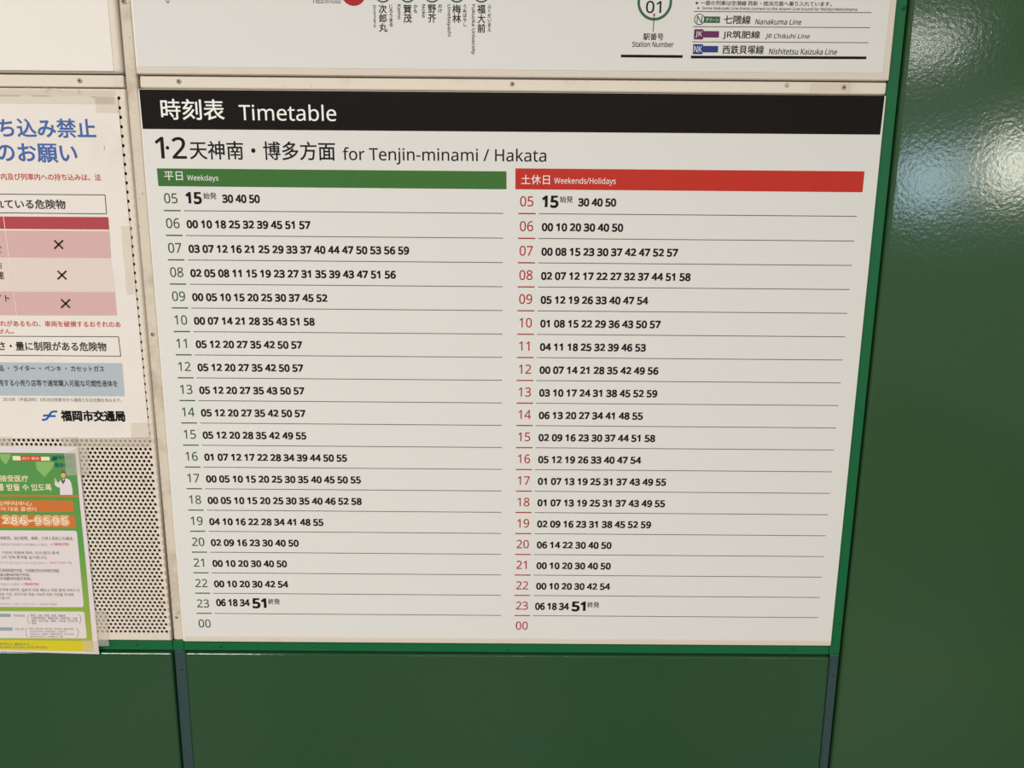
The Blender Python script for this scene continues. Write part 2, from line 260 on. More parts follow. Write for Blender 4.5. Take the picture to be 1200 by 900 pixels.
# ------------------------------------------------------------------ lettering
# humanist sans outlines for the Latin letters and figures: char, advance, bezier loops (1/1000 em)
GLYPHS = r"""
0	459	419,349,419,287,419,241 416,199,409,163,402,126 391,96,376,70,360,45 341,25,316,12,292,-1 263,-8,229,-8,186,-8 150,4,122,27,94,51 73,85,60,129,46,173 39,226,39,287,39,349 46,402,58,446,71,490 91,523,119,547,146,570 183,581,229,581,271,581 307,570,335,547,364,523 385,490,399,446,412,402|110,339,110,287,110,235 114,191,121,156,129,122 142,96,159,78,177,61 200,52,229,52,257,52 281,61,298,78,315,95 328,121,336,156,344,191 348,235,348,287,348,339 344,383,336,417,328,452 315,478,298,495,281,513 257,521,229,521,200,521 177,513,159,495,142,478 129,452,121,417,114,383
1	459	285,191,285,0,262,0 239,0,216,0,216,133 216,267,216,400,216,416 216,429,216,439,216,450 217,460,217,470,218,479 218,489,219,499,210,490 203,483,196,477,189,471 180,464,169,455,149,438 129,422,108,405,96,421 84,437,71,452,123,492 175,532,226,573,246,573 265,573,285,573,285,382
2	459	417,21,417,0,291,0 165,0,38,0,38,20 38,39,38,59,88,109 138,160,188,210,217,239 242,265,261,287,281,310 296,332,306,353,316,375 322,399,322,424,322,456 312,480,294,496,275,512 250,520,221,520,193,520 168,516,147,506,126,496 105,483,83,466,70,482 57,497,45,513,60,526 76,538,94,548,112,558 132,566,153,572,174,578 196,581,221,581,256,581 287,574,313,562,338,550 358,532,372,510,387,487 394,460,394,428,394,398 388,370,375,344,363,318 346,292,324,267,302,241 276,214,247,185,207,146 167,107,128,67,128,66 128,65,128,64,224,64 321,64,417,64,417,43
3	459	395,480,395,439,395,413 391,391,381,372,371,353 358,338,340,326,322,315 301,306,277,302,277,300 277,299,277,298,323,293 357,279,379,255,402,231 413,201,413,163,413,130 405,100,390,74,374,48 350,28,318,14,286,-1 244,-8,193,-8,163,-8 136,-6,110,-1,84,3 60,11,36,23,36,45 36,67,36,89,60,77 86,68,114,61,142,55 168,51,194,51,245,51 282,61,305,81,328,101 339,129,339,164,339,188 333,208,320,223,308,237 289,248,265,255,241,262 213,265,179,265,160,265 142,265,123,265,123,285 123,306,123,326,142,326 161,326,180,326,211,326 238,330,259,339,280,348 296,361,307,377,318,394 323,412,323,434,323,462 314,483,295,498,276,514 251,521,219,521,199,521 180,519,164,515,147,511 132,506,117,498,103,491 89,483,75,473,63,489 51,505,39,521,60,537 85,551,115,563,145,575 180,581,218,581,278,581 323,567,352,540,381,514
4	459	443,151,443,130,415,130 387,130,359,130,359,87 359,43,359,0,337,0 314,0,291,0,291,43 291,87,291,130,200,130 108,130,17,130,17,150 17,170,17,190,107,319 196,447,286,576,311,576 335,576,359,576,359,448 359,321,359,193,387,193 415,193,443,193,443,172|291,314,291,374,291,388 291,400,291,412,292,423 292,434,293,444,293,454 294,464,294,474,294,483 295,492,295,500,294,500 293,500,292,500,288,490 282,479,276,468,269,456 263,446,257,438,200,356 143,275,86,193,154,193 223,193,291,193,291,253
5	459	202,351,221,351,260,351 294,345,322,331,351,318 374,299,389,274,405,249 413,219,413,183,413,143 404,109,387,81,370,52 346,30,314,15,282,0 244,-8,199,-8,169,-8 142,-5,116,0,90,5 68,13,51,23,51,45 51,68,51,90,70,78 93,69,121,62,148,55 175,52,200,52,228,52 253,57,274,65,295,74 311,88,323,106,335,125 341,148,341,176,341,213 329,242,306,262,283,282 247,292,197,292,182,292 165,291,146,288,127,285 111,283,99,280,88,287 76,295,64,302,71,392 79,482,86,573,182,573 277,573,373,573,373,551 373,530,373,508,297,508 222,508,146,508,141,453 137,398,132,342,141,344 154,346,169,348,185,350
6	459	44,202,44,245,44,278 46,310,51,342,55,374 63,405,75,433,86,462 101,487,121,510,141,532 166,549,196,562,226,574 263,581,306,581,318,581 330,580,344,579,357,578 368,576,377,573,377,553 377,533,377,513,367,516 356,519,344,520,332,522 320,523,308,523,271,523 240,517,216,504,191,492 172,475,158,454,143,433 133,408,127,380,120,352 116,323,115,291,116,291 118,291,119,291,128,304 138,315,150,326,162,336 177,344,194,350,212,356 232,358,255,358,288,358 317,352,342,338,367,324 386,305,400,279,414,253 421,221,421,184,421,145 414,111,399,82,384,53 363,31,336,15,309,0 276,-8,239,-8,212,-8 186,-3,163,7,139,17 119,33,101,54,83,75 69,101,59,133,49,165|218,51,238,51,272,51 299,62,320,84,341,105 351,139,351,184,351,221 342,250,324,271,305,292 277,303,241,303,215,303 194,298,175,287,156,277 142,264,131,248,121,232 115,215,115,198,115,180 118,163,123,146,128,129 136,113,146,99,157,84 170,73,185,64,200,56
7	459	135,0,109,0,187,169 266,339,344,508,241,508 138,508,35,508,35,530 35,551,35,573,163,573 291,573,419,573,419,554 419,536,419,518,342,345 264,173,187,0,161,0
8	459	196,581,229,581,262,581 292,575,318,565,343,555 363,539,378,519,393,499 400,473,400,443,400,420 395,400,385,383,375,366 362,351,346,338,329,325 311,313,291,303,315,292 336,279,355,265,374,251 390,234,401,216,413,197 419,175,419,148,419,116 411,89,395,65,380,42 358,24,330,11,302,-2 269,-8,231,-8,190,-8 155,-2,126,10,98,23 76,40,61,63,47,86 39,113,39,146,39,172 45,195,56,214,67,233 81,250,99,264,118,278 137,289,158,299,139,310 122,322,107,336,92,349 80,365,71,383,62,400 58,421,58,444,58,474 65,498,80,518,95,538 115,554,141,565,167,575|108,165,108,145,108,117 118,94,138,76,158,57 188,48,229,48,268,48 298,57,319,76,339,94 350,118,350,148,350,166 345,183,335,197,325,211 311,224,293,235,275,246 254,256,229,265,225,267 221,269,217,270,193,260 173,249,157,237,141,226 129,212,121,197,112,182|259,524,228,524,198,524 174,517,155,502,136,488 127,468,127,441,127,421 131,405,141,391,150,378 163,367,179,357,195,348 213,339,232,330,250,338 267,347,282,357,297,366 308,378,317,392,326,405 330,422,330,441,330,468 321,488,302,502,284,517
9	459	417,371,417,328,417,295 415,263,410,231,406,198 398,168,387,139,375,111 360,85,340,63,320,41 295,23,265,11,234,-2 197,-8,154,-8,143,-8 131,-7,117,-6,103,-5 91,-3,82,0,82,20 82,40,82,60,91,57 103,54,115,53,128,51 141,50,152,50,190,50 221,56,245,68,269,80 289,97,303,118,318,139 328,164,334,192,341,220 345,250,346,281,344,281 342,281,341,281,333,268 323,257,310,247,298,237 283,229,266,223,248,217 228,214,204,214,172,214 143,221,118,235,93,248 74,268,61,294,47,319 40,350,40,387,40,427 48,462,63,491,78,520 99,542,127,557,154,573 186,581,223,581,250,581 276,575,299,565,323,555 343,539,361,518,379,497 392,471,402,439,412,408|243,521,223,521,190,521 163,510,142,488,120,466 110,433,110,388,110,351 119,322,137,301,155,280 182,269,220,269,245,269 268,275,286,285,305,296 320,309,330,325,340,341 346,357,346,374,346,392 343,409,338,426,333,444 325,460,315,474,305,488 292,500,277,508,261,517
A	512	462,0,437,0,414,59 391,118,368,177,292,177 217,177,141,177,118,118 96,59,73,0,49,0 24,0,0,0,75,192 149,383,224,575,245,575 267,575,289,575,363,383 437,192,512,0,487,0|304,357,282,415,281,419 278,427,274,438,271,449 267,461,263,473,260,485 257,494,255,500,252,490 250,479,247,468,244,457 241,447,238,438,235,429 232,421,230,415,209,357 187,299,165,241,226,241 286,241,346,241,325,299
B	521	187,573,241,573,313,573 367,562,404,541,440,520 459,483,459,431,459,408 455,388,446,371,438,354 426,339,409,328,393,316 373,308,350,304,350,303 350,301,350,300,374,296 395,289,415,279,435,269 450,254,461,236,472,217 478,193,478,163,478,128 470,99,454,74,438,50 415,31,385,19,356,6 320,0,279,0,212,0 145,0,78,0,78,191 78,382,78,573,132,573|221,329,256,329,305,329 339,337,357,352,375,368 384,392,384,423,384,454 373,477,351,490,329,504 293,511,245,511,213,511 182,511,150,511,150,450 150,389,150,329,185,329|187,269,150,269,150,199 150,130,150,61,188,61 227,61,265,61,316,61 352,71,371,91,391,110 401,136,401,168,401,189 397,206,388,221,379,236 364,248,344,256,323,265 295,269,260,269,223,269
C	507	349,517,323,517,293,517 265,512,241,502,216,491 195,476,178,456,161,436 148,412,139,383,130,354 125,322,125,286,125,239 132,198,147,164,162,129 184,102,213,83,242,65 279,55,322,55,348,55 371,57,394,62,416,66 438,71,460,78,460,57 460,36,460,15,438,7 416,1,393,-2,371,-6 343,-8,312,-8,254,-8 205,4,166,28,127,52 98,86,78,131,59,175 49,227,49,287,49,330 55,370,67,406,79,442 97,473,120,499,143,525 172,545,206,559,240,574 280,581,324,581,353,581 382,578,409,572,436,566 461,558,482,547,472,527 463,506,453,486,435,494 416,501,394,508,372,514
D	585	536,353,536,292,536,228 525,174,501,131,477,87 443,55,399,33,354,11 300,0,237,0,184,0 131,0,78,0,78,191 78,382,78,573,137,573 195,573,254,573,312,573 362,562,404,540,446,519 479,488,502,446,525,405|460,214,460,289,460,340 452,382,435,415,418,447 394,471,361,487,329,503 290,511,244,511,213,511 181,511,150,511,150,361 150,211,150,62,176,62 202,62,228,62,305,62 363,81,402,119,441,157
E	446	398,21,398,0,291,0 184,0,78,0,78,191 78,382,78,573,184,573 291,573,398,573,398,551 398,530,398,509,315,509 233,509,150,509,150,450 150,390,150,330,228,330 306,330,383,330,383,310 383,289,383,268,306,268 228,268,150,268,150,200 150,132,150,63,233,63 315,63,398,63,398,42
F	416	150,81,150,0,126,0 102,0,78,0,78,191 78,382,78,573,184,573 291,573,398,573,398,551 398,530,398,509,315,509 233,509,150,509,150,442 150,374,150,306,227,306 305,306,383,306,383,285 383,264,383,243,305,243 227,243,150,243,150,162
G	584	326,281,326,302,392,302 458,302,524,302,524,209 524,115,524,22,493,11 462,4,431,-1,399,-6 363,-8,323,-8,264,-8 214,4,173,28,133,51 102,85,81,130,59,174 49,226,49,286,49,346 61,398,84,442,108,486 142,520,186,544,230,568 283,581,346,581,378,581 408,578,437,572,465,566 492,558,516,547,507,526 498,505,489,484,469,493 446,501,421,508,395,514 369,517,342,517,296,517 257,508,225,489,192,470 167,444,150,409,133,375 124,334,124,286,124,241 132,201,146,166,161,131 184,103,216,84,247,64 289,55,340,55,365,55 387,56,404,59,422,61 438,64,452,68,452,125 452,182,452,238,410,238 368,238,326,238,326,260
H	594	516,191,516,0,492,0 468,0,443,0,443,89 443,178,443,267,346,267 248,267,150,267,150,178 150,89,150,0,126,0 102,0,78,0,78,191 78,382,78,573,102,573 126,573,150,573,150,492 150,411,150,330,248,330 346,330,443,330,443,411 443,492,443,573,468,573 492,573,516,573,516,382
I	272	239,14,239,0,170,0 101,0,32,0,32,14 32,28,32,42,55,47 77,52,99,57,99,210 99,362,99,515,77,520 55,526,32,531,32,545 32,559,32,573,101,573 170,573,239,573,239,559 239,545,239,531,217,526 194,520,172,515,172,362 172,210,172,57,194,52 217,47,239,42,239,28
J	219	27,-152,-3,-152,-16,-152 -27,-151,-37,-150,-47,-148 -55,-145,-63,-142,-63,-122 -63,-101,-63,-81,-54,-83 -45,-85,-35,-87,-26,-88 -16,-89,-5,-89,9,-89 21,-86,33,-81,45,-76 55,-66,63,-53,70,-40 74,-21,74,3,74,193 74,383,74,573,98,573 122,573,146,573,146,385 146,197,146,9,146,-28 140,-58,128,-82,115,-106 98,-124,75,-135,53,-147
K	496	418,108,496,0,468,0 440,0,411,0,344,91 276,182,209,273,189,256 169,239,150,222,150,148 150,74,150,0,126,0 102,0,78,0,78,191 78,382,78,573,102,573 126,573,150,573,150,478 150,384,150,290,166,308 182,327,199,345,215,363 232,381,249,399,300,457 352,515,403,573,431,573 460,573,488,573,412,489 336,406,261,323,339,215
L	420	185,0,78,0,78,191 78,382,78,573,102,573 126,573,150,573,150,403 150,234,150,64,233,64 317,64,400,64,400,43 400,21,400,0,293,0
M	727	350,0,330,0,268,167 205,335,142,502,141,502 140,502,139,502,140,491 141,478,142,461,142,445 143,426,144,407,144,387 144,368,144,347,144,231 144,116,144,0,122,0 100,0,78,0,78,191 78,382,78,573,113,573 149,573,184,573,243,416 302,260,361,103,362,103 363,103,364,103,424,260 484,416,544,573,579,573 614,573,650,573,650,382 650,191,650,0,626,0 602,0,578,0,578,117 578,235,578,352,578,371 578,389,579,408,580,426 580,444,581,460,582,476 583,490,584,501,583,501 582,501,581,501,517,334 453,167,390,0,370,0
N	609	532,191,532,0,504,0 476,0,447,0,345,159 243,317,141,476,140,476 139,476,138,476,139,463 140,449,141,432,142,415 142,397,143,378,144,359 144,340,144,320,144,213 144,107,144,0,122,0 100,0,78,0,78,191 78,382,78,573,106,573 133,573,161,573,263,415 365,257,467,99,468,99 469,99,470,99,469,107 469,120,468,137,467,154 466,173,466,193,465,214 464,232,464,249,464,357 464,465,464,573,487,573 509,573,532,573,532,382
O	626	577,346,577,287,577,243 572,202,561,166,549,130 533,99,510,73,488,47 461,27,428,13,395,-1 357,-8,314,-8,269,-8 230,-1,196,13,163,27 136,47,114,73,92,99 76,130,65,167,54,203 49,244,49,288,49,347 59,398,78,442,97,486 126,520,166,545,205,569 254,581,314,581,372,581 420,569,459,545,498,521 527,486,547,442,567,398|125,335,125,287,125,239 132,198,145,163,159,128 179,101,207,83,235,64 271,55,314,55,357,55 392,64,420,83,447,101 468,128,481,163,495,198 501,239,501,287,501,359 486,416,456,457,426,498 379,518,314,518,271,518 235,509,207,490,179,472 159,445,145,411,132,377
P	485	179,573,229,573,304,573 359,558,393,528,427,499 444,458,444,404,444,381 440,358,433,336,425,315 412,295,395,278,377,261 353,248,324,238,295,228 258,223,216,223,194,223 172,223,150,223,150,149 150,74,150,0,126,0 102,0,78,0,78,191 78,382,78,573,128,573|274,511,223,511,199,511 174,511,150,511,150,435 150,360,150,285,169,285 188,285,208,285,244,285 274,289,298,296,322,304 340,316,352,334,364,351 370,373,370,401,370,438 358,465,334,484,311,502
R	499	183,573,236,573,283,573 323,567,353,555,384,543 407,524,422,500,437,476 444,446,444,410,444,379 439,354,427,334,416,313 402,297,385,285,367,273 349,264,330,257,382,171 434,86,487,0,459,0 431,0,403,0,356,79 310,158,264,237,226,237 188,237,150,237,150,158 150,79,150,0,126,0 102,0,78,0,78,191 78,382,78,573,130,573|263,510,232,510,204,510 177,510,150,510,150,439 150,368,150,298,179,298 207,298,236,298,282,298 316,307,338,325,359,344 370,371,370,407,370,432 365,452,355,467,345,482 330,493,310,500,289,507
S	440	403,183,403,153,403,119 394,90,378,66,361,42 337,24,307,11,276,-2 240,-8,198,-8,177,-8 156,-7,137,-5,117,-3 99,0,83,4,67,8 53,13,41,19,41,42 41,65,41,88,60,80 84,72,113,65,141,58 171,55,201,55,230,55 253,58,273,66,292,73 306,84,316,98,326,112 330,128,330,147,330,165 326,181,318,194,310,207 297,219,277,230,258,241 230,252,196,265,171,274 150,283,131,294,113,304 97,316,85,330,73,343 63,358,57,375,51,392 48,412,48,435,48,465 56,491,71,513,87,534 108,551,136,563,163,575 195,581,231,581,262,581 291,578,318,572,344,566 368,558,389,549,381,528 374,507,366,487,347,495 325,503,302,508,279,514 254,517,229,517,205,517 185,514,169,507,153,500 141,490,133,478,125,465 121,450,121,434,121,415 125,399,133,386,141,373 154,361,172,351,191,341 215,330,246,318,280,306 308,293,332,279,355,265 372,248,385,228,397,208
T	446	259,170,259,0,235,0 211,0,187,0,187,170 187,339,187,509,127,509 68,509,8,509,8,530 8,551,8,573,151,573 294,573,437,573,437,551 437,530,437,509,378,509 318,509,259,509,259,339
U	586	513,326,513,202,513,163 505,127,489,95,473,63 449,38,416,20,383,1 341,-8,290,-8,219,-8 165,11,128,50,91,89 72,140,72,204,72,327 72,450,72,573,96,573 120,573,144,573,144,449 144,325,144,201,144,155 157,119,182,93,206,67 244,55,294,55,329,55 357,61,379,73,401,86 416,103,427,126,437,148 442,173,442,202,442,326 442,449,442,573,466,573 489,573,513,573,513,449
V	481	456,573,481,573,413,382 345,191,277,0,253,0 229,0,204,0,136,191 68,382,0,573,25,573 50,573,75,573,118,450 161,328,204,205,210,190 215,175,220,160,224,146 228,132,231,119,235,106 238,93,241,80,243,93 246,106,250,119,253,133 257,147,262,161,266,176 271,191,277,207,319,329 362,451,405,573,430,573
W	746	710,573,735,573,685,382 634,191,583,0,559,0 534,0,510,0,473,125 436,250,399,375,395,387 392,398,389,410,386,422 383,433,380,443,377,454 375,463,373,471,371,479 370,485,370,488,369,485 368,479,367,471,366,463 364,454,361,443,358,433 355,421,352,409,350,397 346,385,342,373,306,249 270,124,234,0,210,0 186,0,161,0,111,191 60,382,10,573,35,573 60,573,85,573,115,456 144,339,174,223,177,211 180,198,183,186,186,174 188,163,190,151,193,140 195,129,196,118,198,107 200,97,201,87,203,97 205,108,206,119,208,131 211,142,213,154,216,166 219,179,222,191,225,203 229,215,232,227,265,342 299,457,333,573,358,573 383,573,407,573,442,457 477,341,512,225,516,212 520,200,523,187,526,175 529,163,532,151,534,139 537,128,538,117,540,106 542,96,544,87,545,100 547,114,550,129,553,143 556,159,560,175,563,191 567,207,572,224,601,340 631,456,660,573,685,573
Y	454	177,385,227,291,277,385 326,479,376,573,402,573 428,573,454,573,390,456 327,339,263,222,263,148 263,74,263,0,239,0 215,0,191,0,191,73 191,146,191,219,127,337 64,455,0,573,26,573 52,573,79,573,128,479
 	209	
a	450	203,437,231,437,283,437 322,426,347,403,372,380 385,343,385,293,385,195 385,98,385,0,368,0 351,0,334,0,329,20 325,41,320,61,319,61 318,61,317,61,304,45 292,32,279,22,266,12 251,4,234,-1,217,-6 196,-8,172,-8,147,-8 124,-3,103,6,82,15 66,29,55,48,43,67 37,91,37,119,37,162 54,195,87,219,121,242 173,254,243,257,267,257 292,258,316,259,316,268 316,276,316,285,316,321 308,345,293,359,277,373 255,380,227,380,204,380 183,377,163,370,142,363 123,356,106,347,99,365 91,383,84,400,103,410 125,419,151,426,176,433|273,209,252,208,198,206 161,197,141,182,120,167 110,146,110,119,110,95 117,77,132,66,147,55 165,49,188,49,225,49 255,59,279,79,303,99 315,130,315,172,315,184 315,197,315,210,294,209
b	493	139,511,139,461,139,443 138,426,138,410,137,394 136,382,135,373,136,373 137,373,139,373,151,391 168,406,189,419,211,431 238,437,272,437,325,437 368,418,401,381,433,344 449,289,449,215,449,166 442,125,427,91,412,58 392,33,365,17,338,0 307,-8,272,-8,238,-8 211,-2,189,10,168,23 151,37,139,55,137,55 135,55,133,55,128,36 123,18,119,0,102,0 85,0,68,0,68,203 68,406,68,609,92,609 115,609,139,609,139,560|299,379,260,379,229,379 205,373,188,361,170,350 157,332,150,308,142,285 139,254,139,217,139,216 139,215,139,214,139,161 147,121,165,93,182,65 214,51,261,51,300,51 329,65,348,93,367,121 376,162,376,216,376,270 367,310,348,338,329,365
c	385	265,-8,241,-8,203,-8 169,0,139,15,109,31 86,55,69,87,53,120 44,162,44,213,44,265 53,308,71,342,88,375 112,399,142,415,173,430 207,438,245,438,267,438 288,436,309,431,329,426 346,421,358,415,351,395 344,376,337,356,324,361 309,365,292,370,275,374 259,376,244,376,215,376 191,370,172,358,154,345 140,327,131,303,122,279 117,249,117,213,117,179 122,150,131,126,140,102 153,84,172,71,190,59 213,53,240,53,263,53 284,55,302,60,320,65 336,71,351,78,351,57 351,36,351,15,337,8 321,2,304,-2,286,-6
d	493	243,-8,221,-8,167,-8 124,11,92,48,60,85 44,140,44,214,44,288 60,344,93,381,125,419 168,438,221,438,244,438 263,435,280,429,296,424 311,416,323,407,335,397 346,386,354,374,356,374 358,374,359,374,359,381 358,392,356,405,355,419 354,430,354,438,354,495 354,552,354,609,378,609 401,609,425,609,425,406 425,203,425,0,406,0 387,0,368,0,365,19 361,38,358,58,357,58 356,58,354,58,346,45 335,34,323,24,311,15 296,7,279,1,263,-5|193,51,232,51,277,51 309,63,328,88,346,113 355,150,355,200,355,205 355,209,355,213,355,267 346,308,329,336,311,365 279,379,231,379,193,379 165,364,146,334,127,304 117,263,117,213,117,161 127,121,146,93,165,65
e	452	196,438,234,438,271,438 303,430,329,414,356,398 376,375,390,346,404,317 411,283,411,244,411,230 411,215,411,201,313,201 215,201,117,201,118,153 131,116,154,90,178,65 211,52,254,52,281,52 306,55,327,60,348,65 370,72,392,82,392,61 392,41,392,20,370,10 349,3,327,-1,306,-6 280,-8,251,-8,210,-8 174,0,143,17,112,33 88,58,70,91,53,124 44,164,44,212,44,259 52,299,68,333,84,366 106,392,134,411,163,429|257,380,233,380,200,380 173,369,154,348,134,326 122,296,119,257,192,257 265,257,338,257,338,282 334,303,326,322,319,340 308,354,292,364,277,375
f	276	266,393,266,375,230,375 194,375,158,375,158,250 158,125,158,0,134,0 111,0,87,0,87,125 87,250,87,375,62,375 37,375,12,375,12,386 12,397,12,408,37,416 62,424,87,432,87,441 87,449,87,457,87,494 93,524,104,547,115,570 131,587,152,597,172,608 198,613,227,613,244,613 260,612,274,609,288,606 300,603,310,599,304,581 298,562,292,544,283,546 273,549,262,552,251,554 240,556,228,556,204,556 187,548,175,532,164,516 158,492,158,458,158,449 158,439,158,430,194,430 230,430,266,430,266,412
g	493	165,438,221,438,249,438 274,433,297,422,320,411 339,395,355,373,357,373 358,373,359,373,362,392 366,411,369,430,388,430 406,430,425,430,425,284 425,138,425,-7,425,-48 418,-82,404,-109,390,-137 369,-158,341,-172,312,-186 276,-192,233,-192,202,-192 173,-190,147,-186,121,-181 98,-174,78,-165,78,-144 78,-122,78,-100,98,-111 122,-119,149,-125,176,-131 206,-134,237,-134,273,-134 302,-123,324,-101,345,-80 355,-50,355,-13,355,-7 355,-2,355,4,355,10 356,20,356,32,357,44 357,52,358,57,357,57 356,57,354,57,339,35 321,19,299,8,277,-3 251,-8,221,-8,166,-8 122,11,91,51,60,90 44,144,44,214,44,283 60,337,91,377,122,418|259,379,230,379,206,379 186,372,169,359,152,346 139,328,130,303,121,279 117,249,117,213,117,160 127,120,146,92,166,64 194,50,232,50,254,50 272,53,288,58,303,64 316,73,326,85,337,97 344,112,349,131,354,149 356,172,356,197,356,203 356,209,356,214,356,253 352,285,343,309,334,333 320,350,302,362,283,373
h	496	139,490,139,431,139,420 138,410,138,399,137,389 136,379,135,370,136,370 138,370,140,370,149,385 160,398,174,407,188,417 203,424,221,429,238,435 255,437,273,437,308,437 337,432,360,421,384,410 401,393,413,370,425,347 431,317,431,280,431,187 431,93,431,0,407,0 384,0,361,0,361,92 361,183,361,275,361,310 353,336,338,353,322,370 298,379,265,379,233,379 207,372,189,360,171,348 158,331,150,308,143,284 139,256,139,222,139,148 139,74,139,0,115,0 92,0,68,0,68,203 68,406,68,609,92,609 115,609,139,609,139,550
i	207	115,430,139,430,139,287 139,143,139,0,115,0 92,0,68,0,68,143 68,287,68,430,92,430|92,591,104,591,115,591 124,587,133,580,141,573 145,562,145,546,145,531 141,520,133,512,124,505 115,501,104,501,92,501 83,505,75,512,67,520 63,531,63,546,63,562 67,573,75,580,83,587
j	207	46,-192,18,-192,4,-192 -7,-192,-18,-190,-28,-188 -37,-186,-44,-183,-44,-164 -44,-145,-44,-126,-36,-128 -28,-130,-19,-132,-11,-133 -1,-134,9,-134,26,-134 40,-129,51,-120,63,-111 68,-93,68,-67,68,99 68,264,68,430,92,430 115,430,139,430,139,265 139,101,139,-64,139,-91 134,-114,126,-133,117,-152 104,-167,87,-177,69,-187|63,531,63,546,63,562 67,573,75,580,83,587 92,591,104,591,115,591 124,587,133,580,141,573 145,562,145,546,145,531 141,520,133,512,124,505 115,501,104,501,92,501 83,505,75,512,67,520
k	428	138,397,138,291,138,283 138,271,137,257,136,244 135,231,135,221,136,221 137,221,138,221,141,226 146,232,152,240,159,248 165,256,172,264,179,273 184,279,189,285,235,333 281,381,326,430,354,430 381,430,409,430,351,369 293,307,235,246,297,164 359,82,421,0,393,0 364,0,336,0,286,67 237,134,187,200,171,186 154,172,138,158,138,105 138,53,138,0,115,0 91,0,68,0,68,203 68,406,68,609,91,609 115,609,138,609,138,503
l	207	139,203,139,0,115,0 92,0,68,0,68,203 68,406,68,609,92,609 115,609,139,609,139,406
m	750	512,438,540,438,588,438 625,425,649,401,673,376 685,335,685,280,685,187 685,93,685,0,662,0 638,0,615,0,615,92 615,184,615,277,615,310 608,336,594,353,580,370 558,379,528,379,486,379 456,366,438,342,420,318 411,283,411,237,411,158 411,79,411,0,388,0 365,0,342,0,342,92 342,184,342,277,342,299 338,318,332,333,326,348 316,360,303,367,290,375 274,379,253,379,225,379 202,372,185,360,169,348 157,331,150,308,142,285 139,257,139,223,139,149 139,74,139,0,115,0 92,0,68,0,68,143 68,287,68,430,87,430 106,430,125,430,129,410 132,391,136,371,137,371 138,371,140,371,149,386 160,399,173,409,186,418 200,426,217,431,233,435 249,438,266,438,299,438 327,432,349,420,371,408 388,390,398,366,399,366 400,366,402,366,416,390 436,408,461,420,486,432
n	496	257,438,275,438,326,438 365,425,391,401,418,376 431,335,431,280,431,187 431,93,431,0,407,0 384,0,361,0,361,92 361,183,361,275,361,310 353,336,338,353,322,370 298,379,265,379,217,379 184,365,166,338,148,312 139,273,139,223,139,149 139,74,139,0,115,0 92,0,68,0,68,143 68,287,68,430,87,430 106,430,125,430,129,410 132,391,136,371,137,371 138,371,140,371,149,386 161,399,175,409,189,418 205,426,222,431,239,435
o	485	442,263,442,216,442,180 437,148,428,121,418,93 405,70,388,51,370,31 349,17,324,7,300,-3 272,-8,241,-8,213,-8 187,-3,163,7,139,17 118,31,100,51,83,70 69,93,59,121,49,148 44,180,44,216,44,263 52,304,68,336,84,369 107,394,137,412,167,429 203,438,244,438,283,438 317,429,347,412,377,394 400,369,417,336,433,304|117,267,117,216,117,182 121,153,130,128,139,103 153,84,172,71,190,57 214,51,243,51,272,51 296,57,314,71,333,84 347,103,356,128,364,153 369,182,369,216,369,250 364,279,355,303,346,327 332,346,314,359,296,372 272,379,242,379,198,379 167,364,147,335,127,306
p	493	250,438,273,438,326,438 368,419,401,383,433,346 449,290,449,216,449,167 442,126,427,93,412,59 392,34,365,17,339,0 308,-8,272,-8,250,-8 230,-5,213,1,196,7 182,14,170,24,158,33 147,43,139,55,137,55 136,55,134,55,135,45 136,34,137,20,138,6 139,-6,139,-16,139,-75 139,-134,139,-192,115,-192 92,-192,68,-192,68,15 68,222,68,430,87,430 107,430,126,430,129,410 132,391,136,371,137,371 138,371,139,371,147,384 158,395,170,405,182,415 196,423,213,429,230,435|299,379,260,379,231,379 208,373,190,362,172,351 160,335,152,313,144,291 139,263,139,229,139,225 139,220,139,216,139,180 142,150,150,126,157,101 170,83,188,70,206,57 230,51,261,51,288,51 309,58,326,72,343,87 355,106,364,131,372,156 376,184,376,217,376,266 367,305,348,334,329,364
q	493	354,-70,354,-9,354,1 355,12,355,25,356,38 357,49,358,58,357,58 355,58,354,58,341,40 324,24,303,11,281,-2 253,-8,219,-8,167,-8 125,11,93,48,60,85 44,140,44,214,44,263 52,304,67,338,82,371 102,396,129,413,156,429 187,438,221,438,255,438 283,431,304,419,325,406 342,390,355,371,356,371 357,371,358,371,362,391 365,410,369,430,388,430 406,430,425,430,425,222 425,15,425,-192,401,-192 378,-192,354,-192,354,-131|194,51,233,51,262,51 286,56,304,67,321,77 334,94,342,116,350,138 355,166,355,199,355,204 355,209,355,213,355,268 346,309,328,337,310,365 277,379,231,379,192,379 164,364,145,334,126,304 117,263,117,213,117,162 127,122,146,93,165,65
r	331	249,438,269,438,277,438 285,437,295,437,304,436 312,435,319,433,316,411 313,390,310,368,303,370 296,371,287,372,279,373 271,374,264,374,247,374 231,370,217,363,202,356 188,347,176,334,165,321 155,306,149,289,142,271 139,251,139,229,139,153 139,76,139,0,115,0 92,0,68,0,68,143 68,287,68,430,87,430 107,430,126,430,129,404 131,377,134,351,135,351 136,351,137,351,146,367 157,382,170,395,183,408 198,418,214,426,231,434
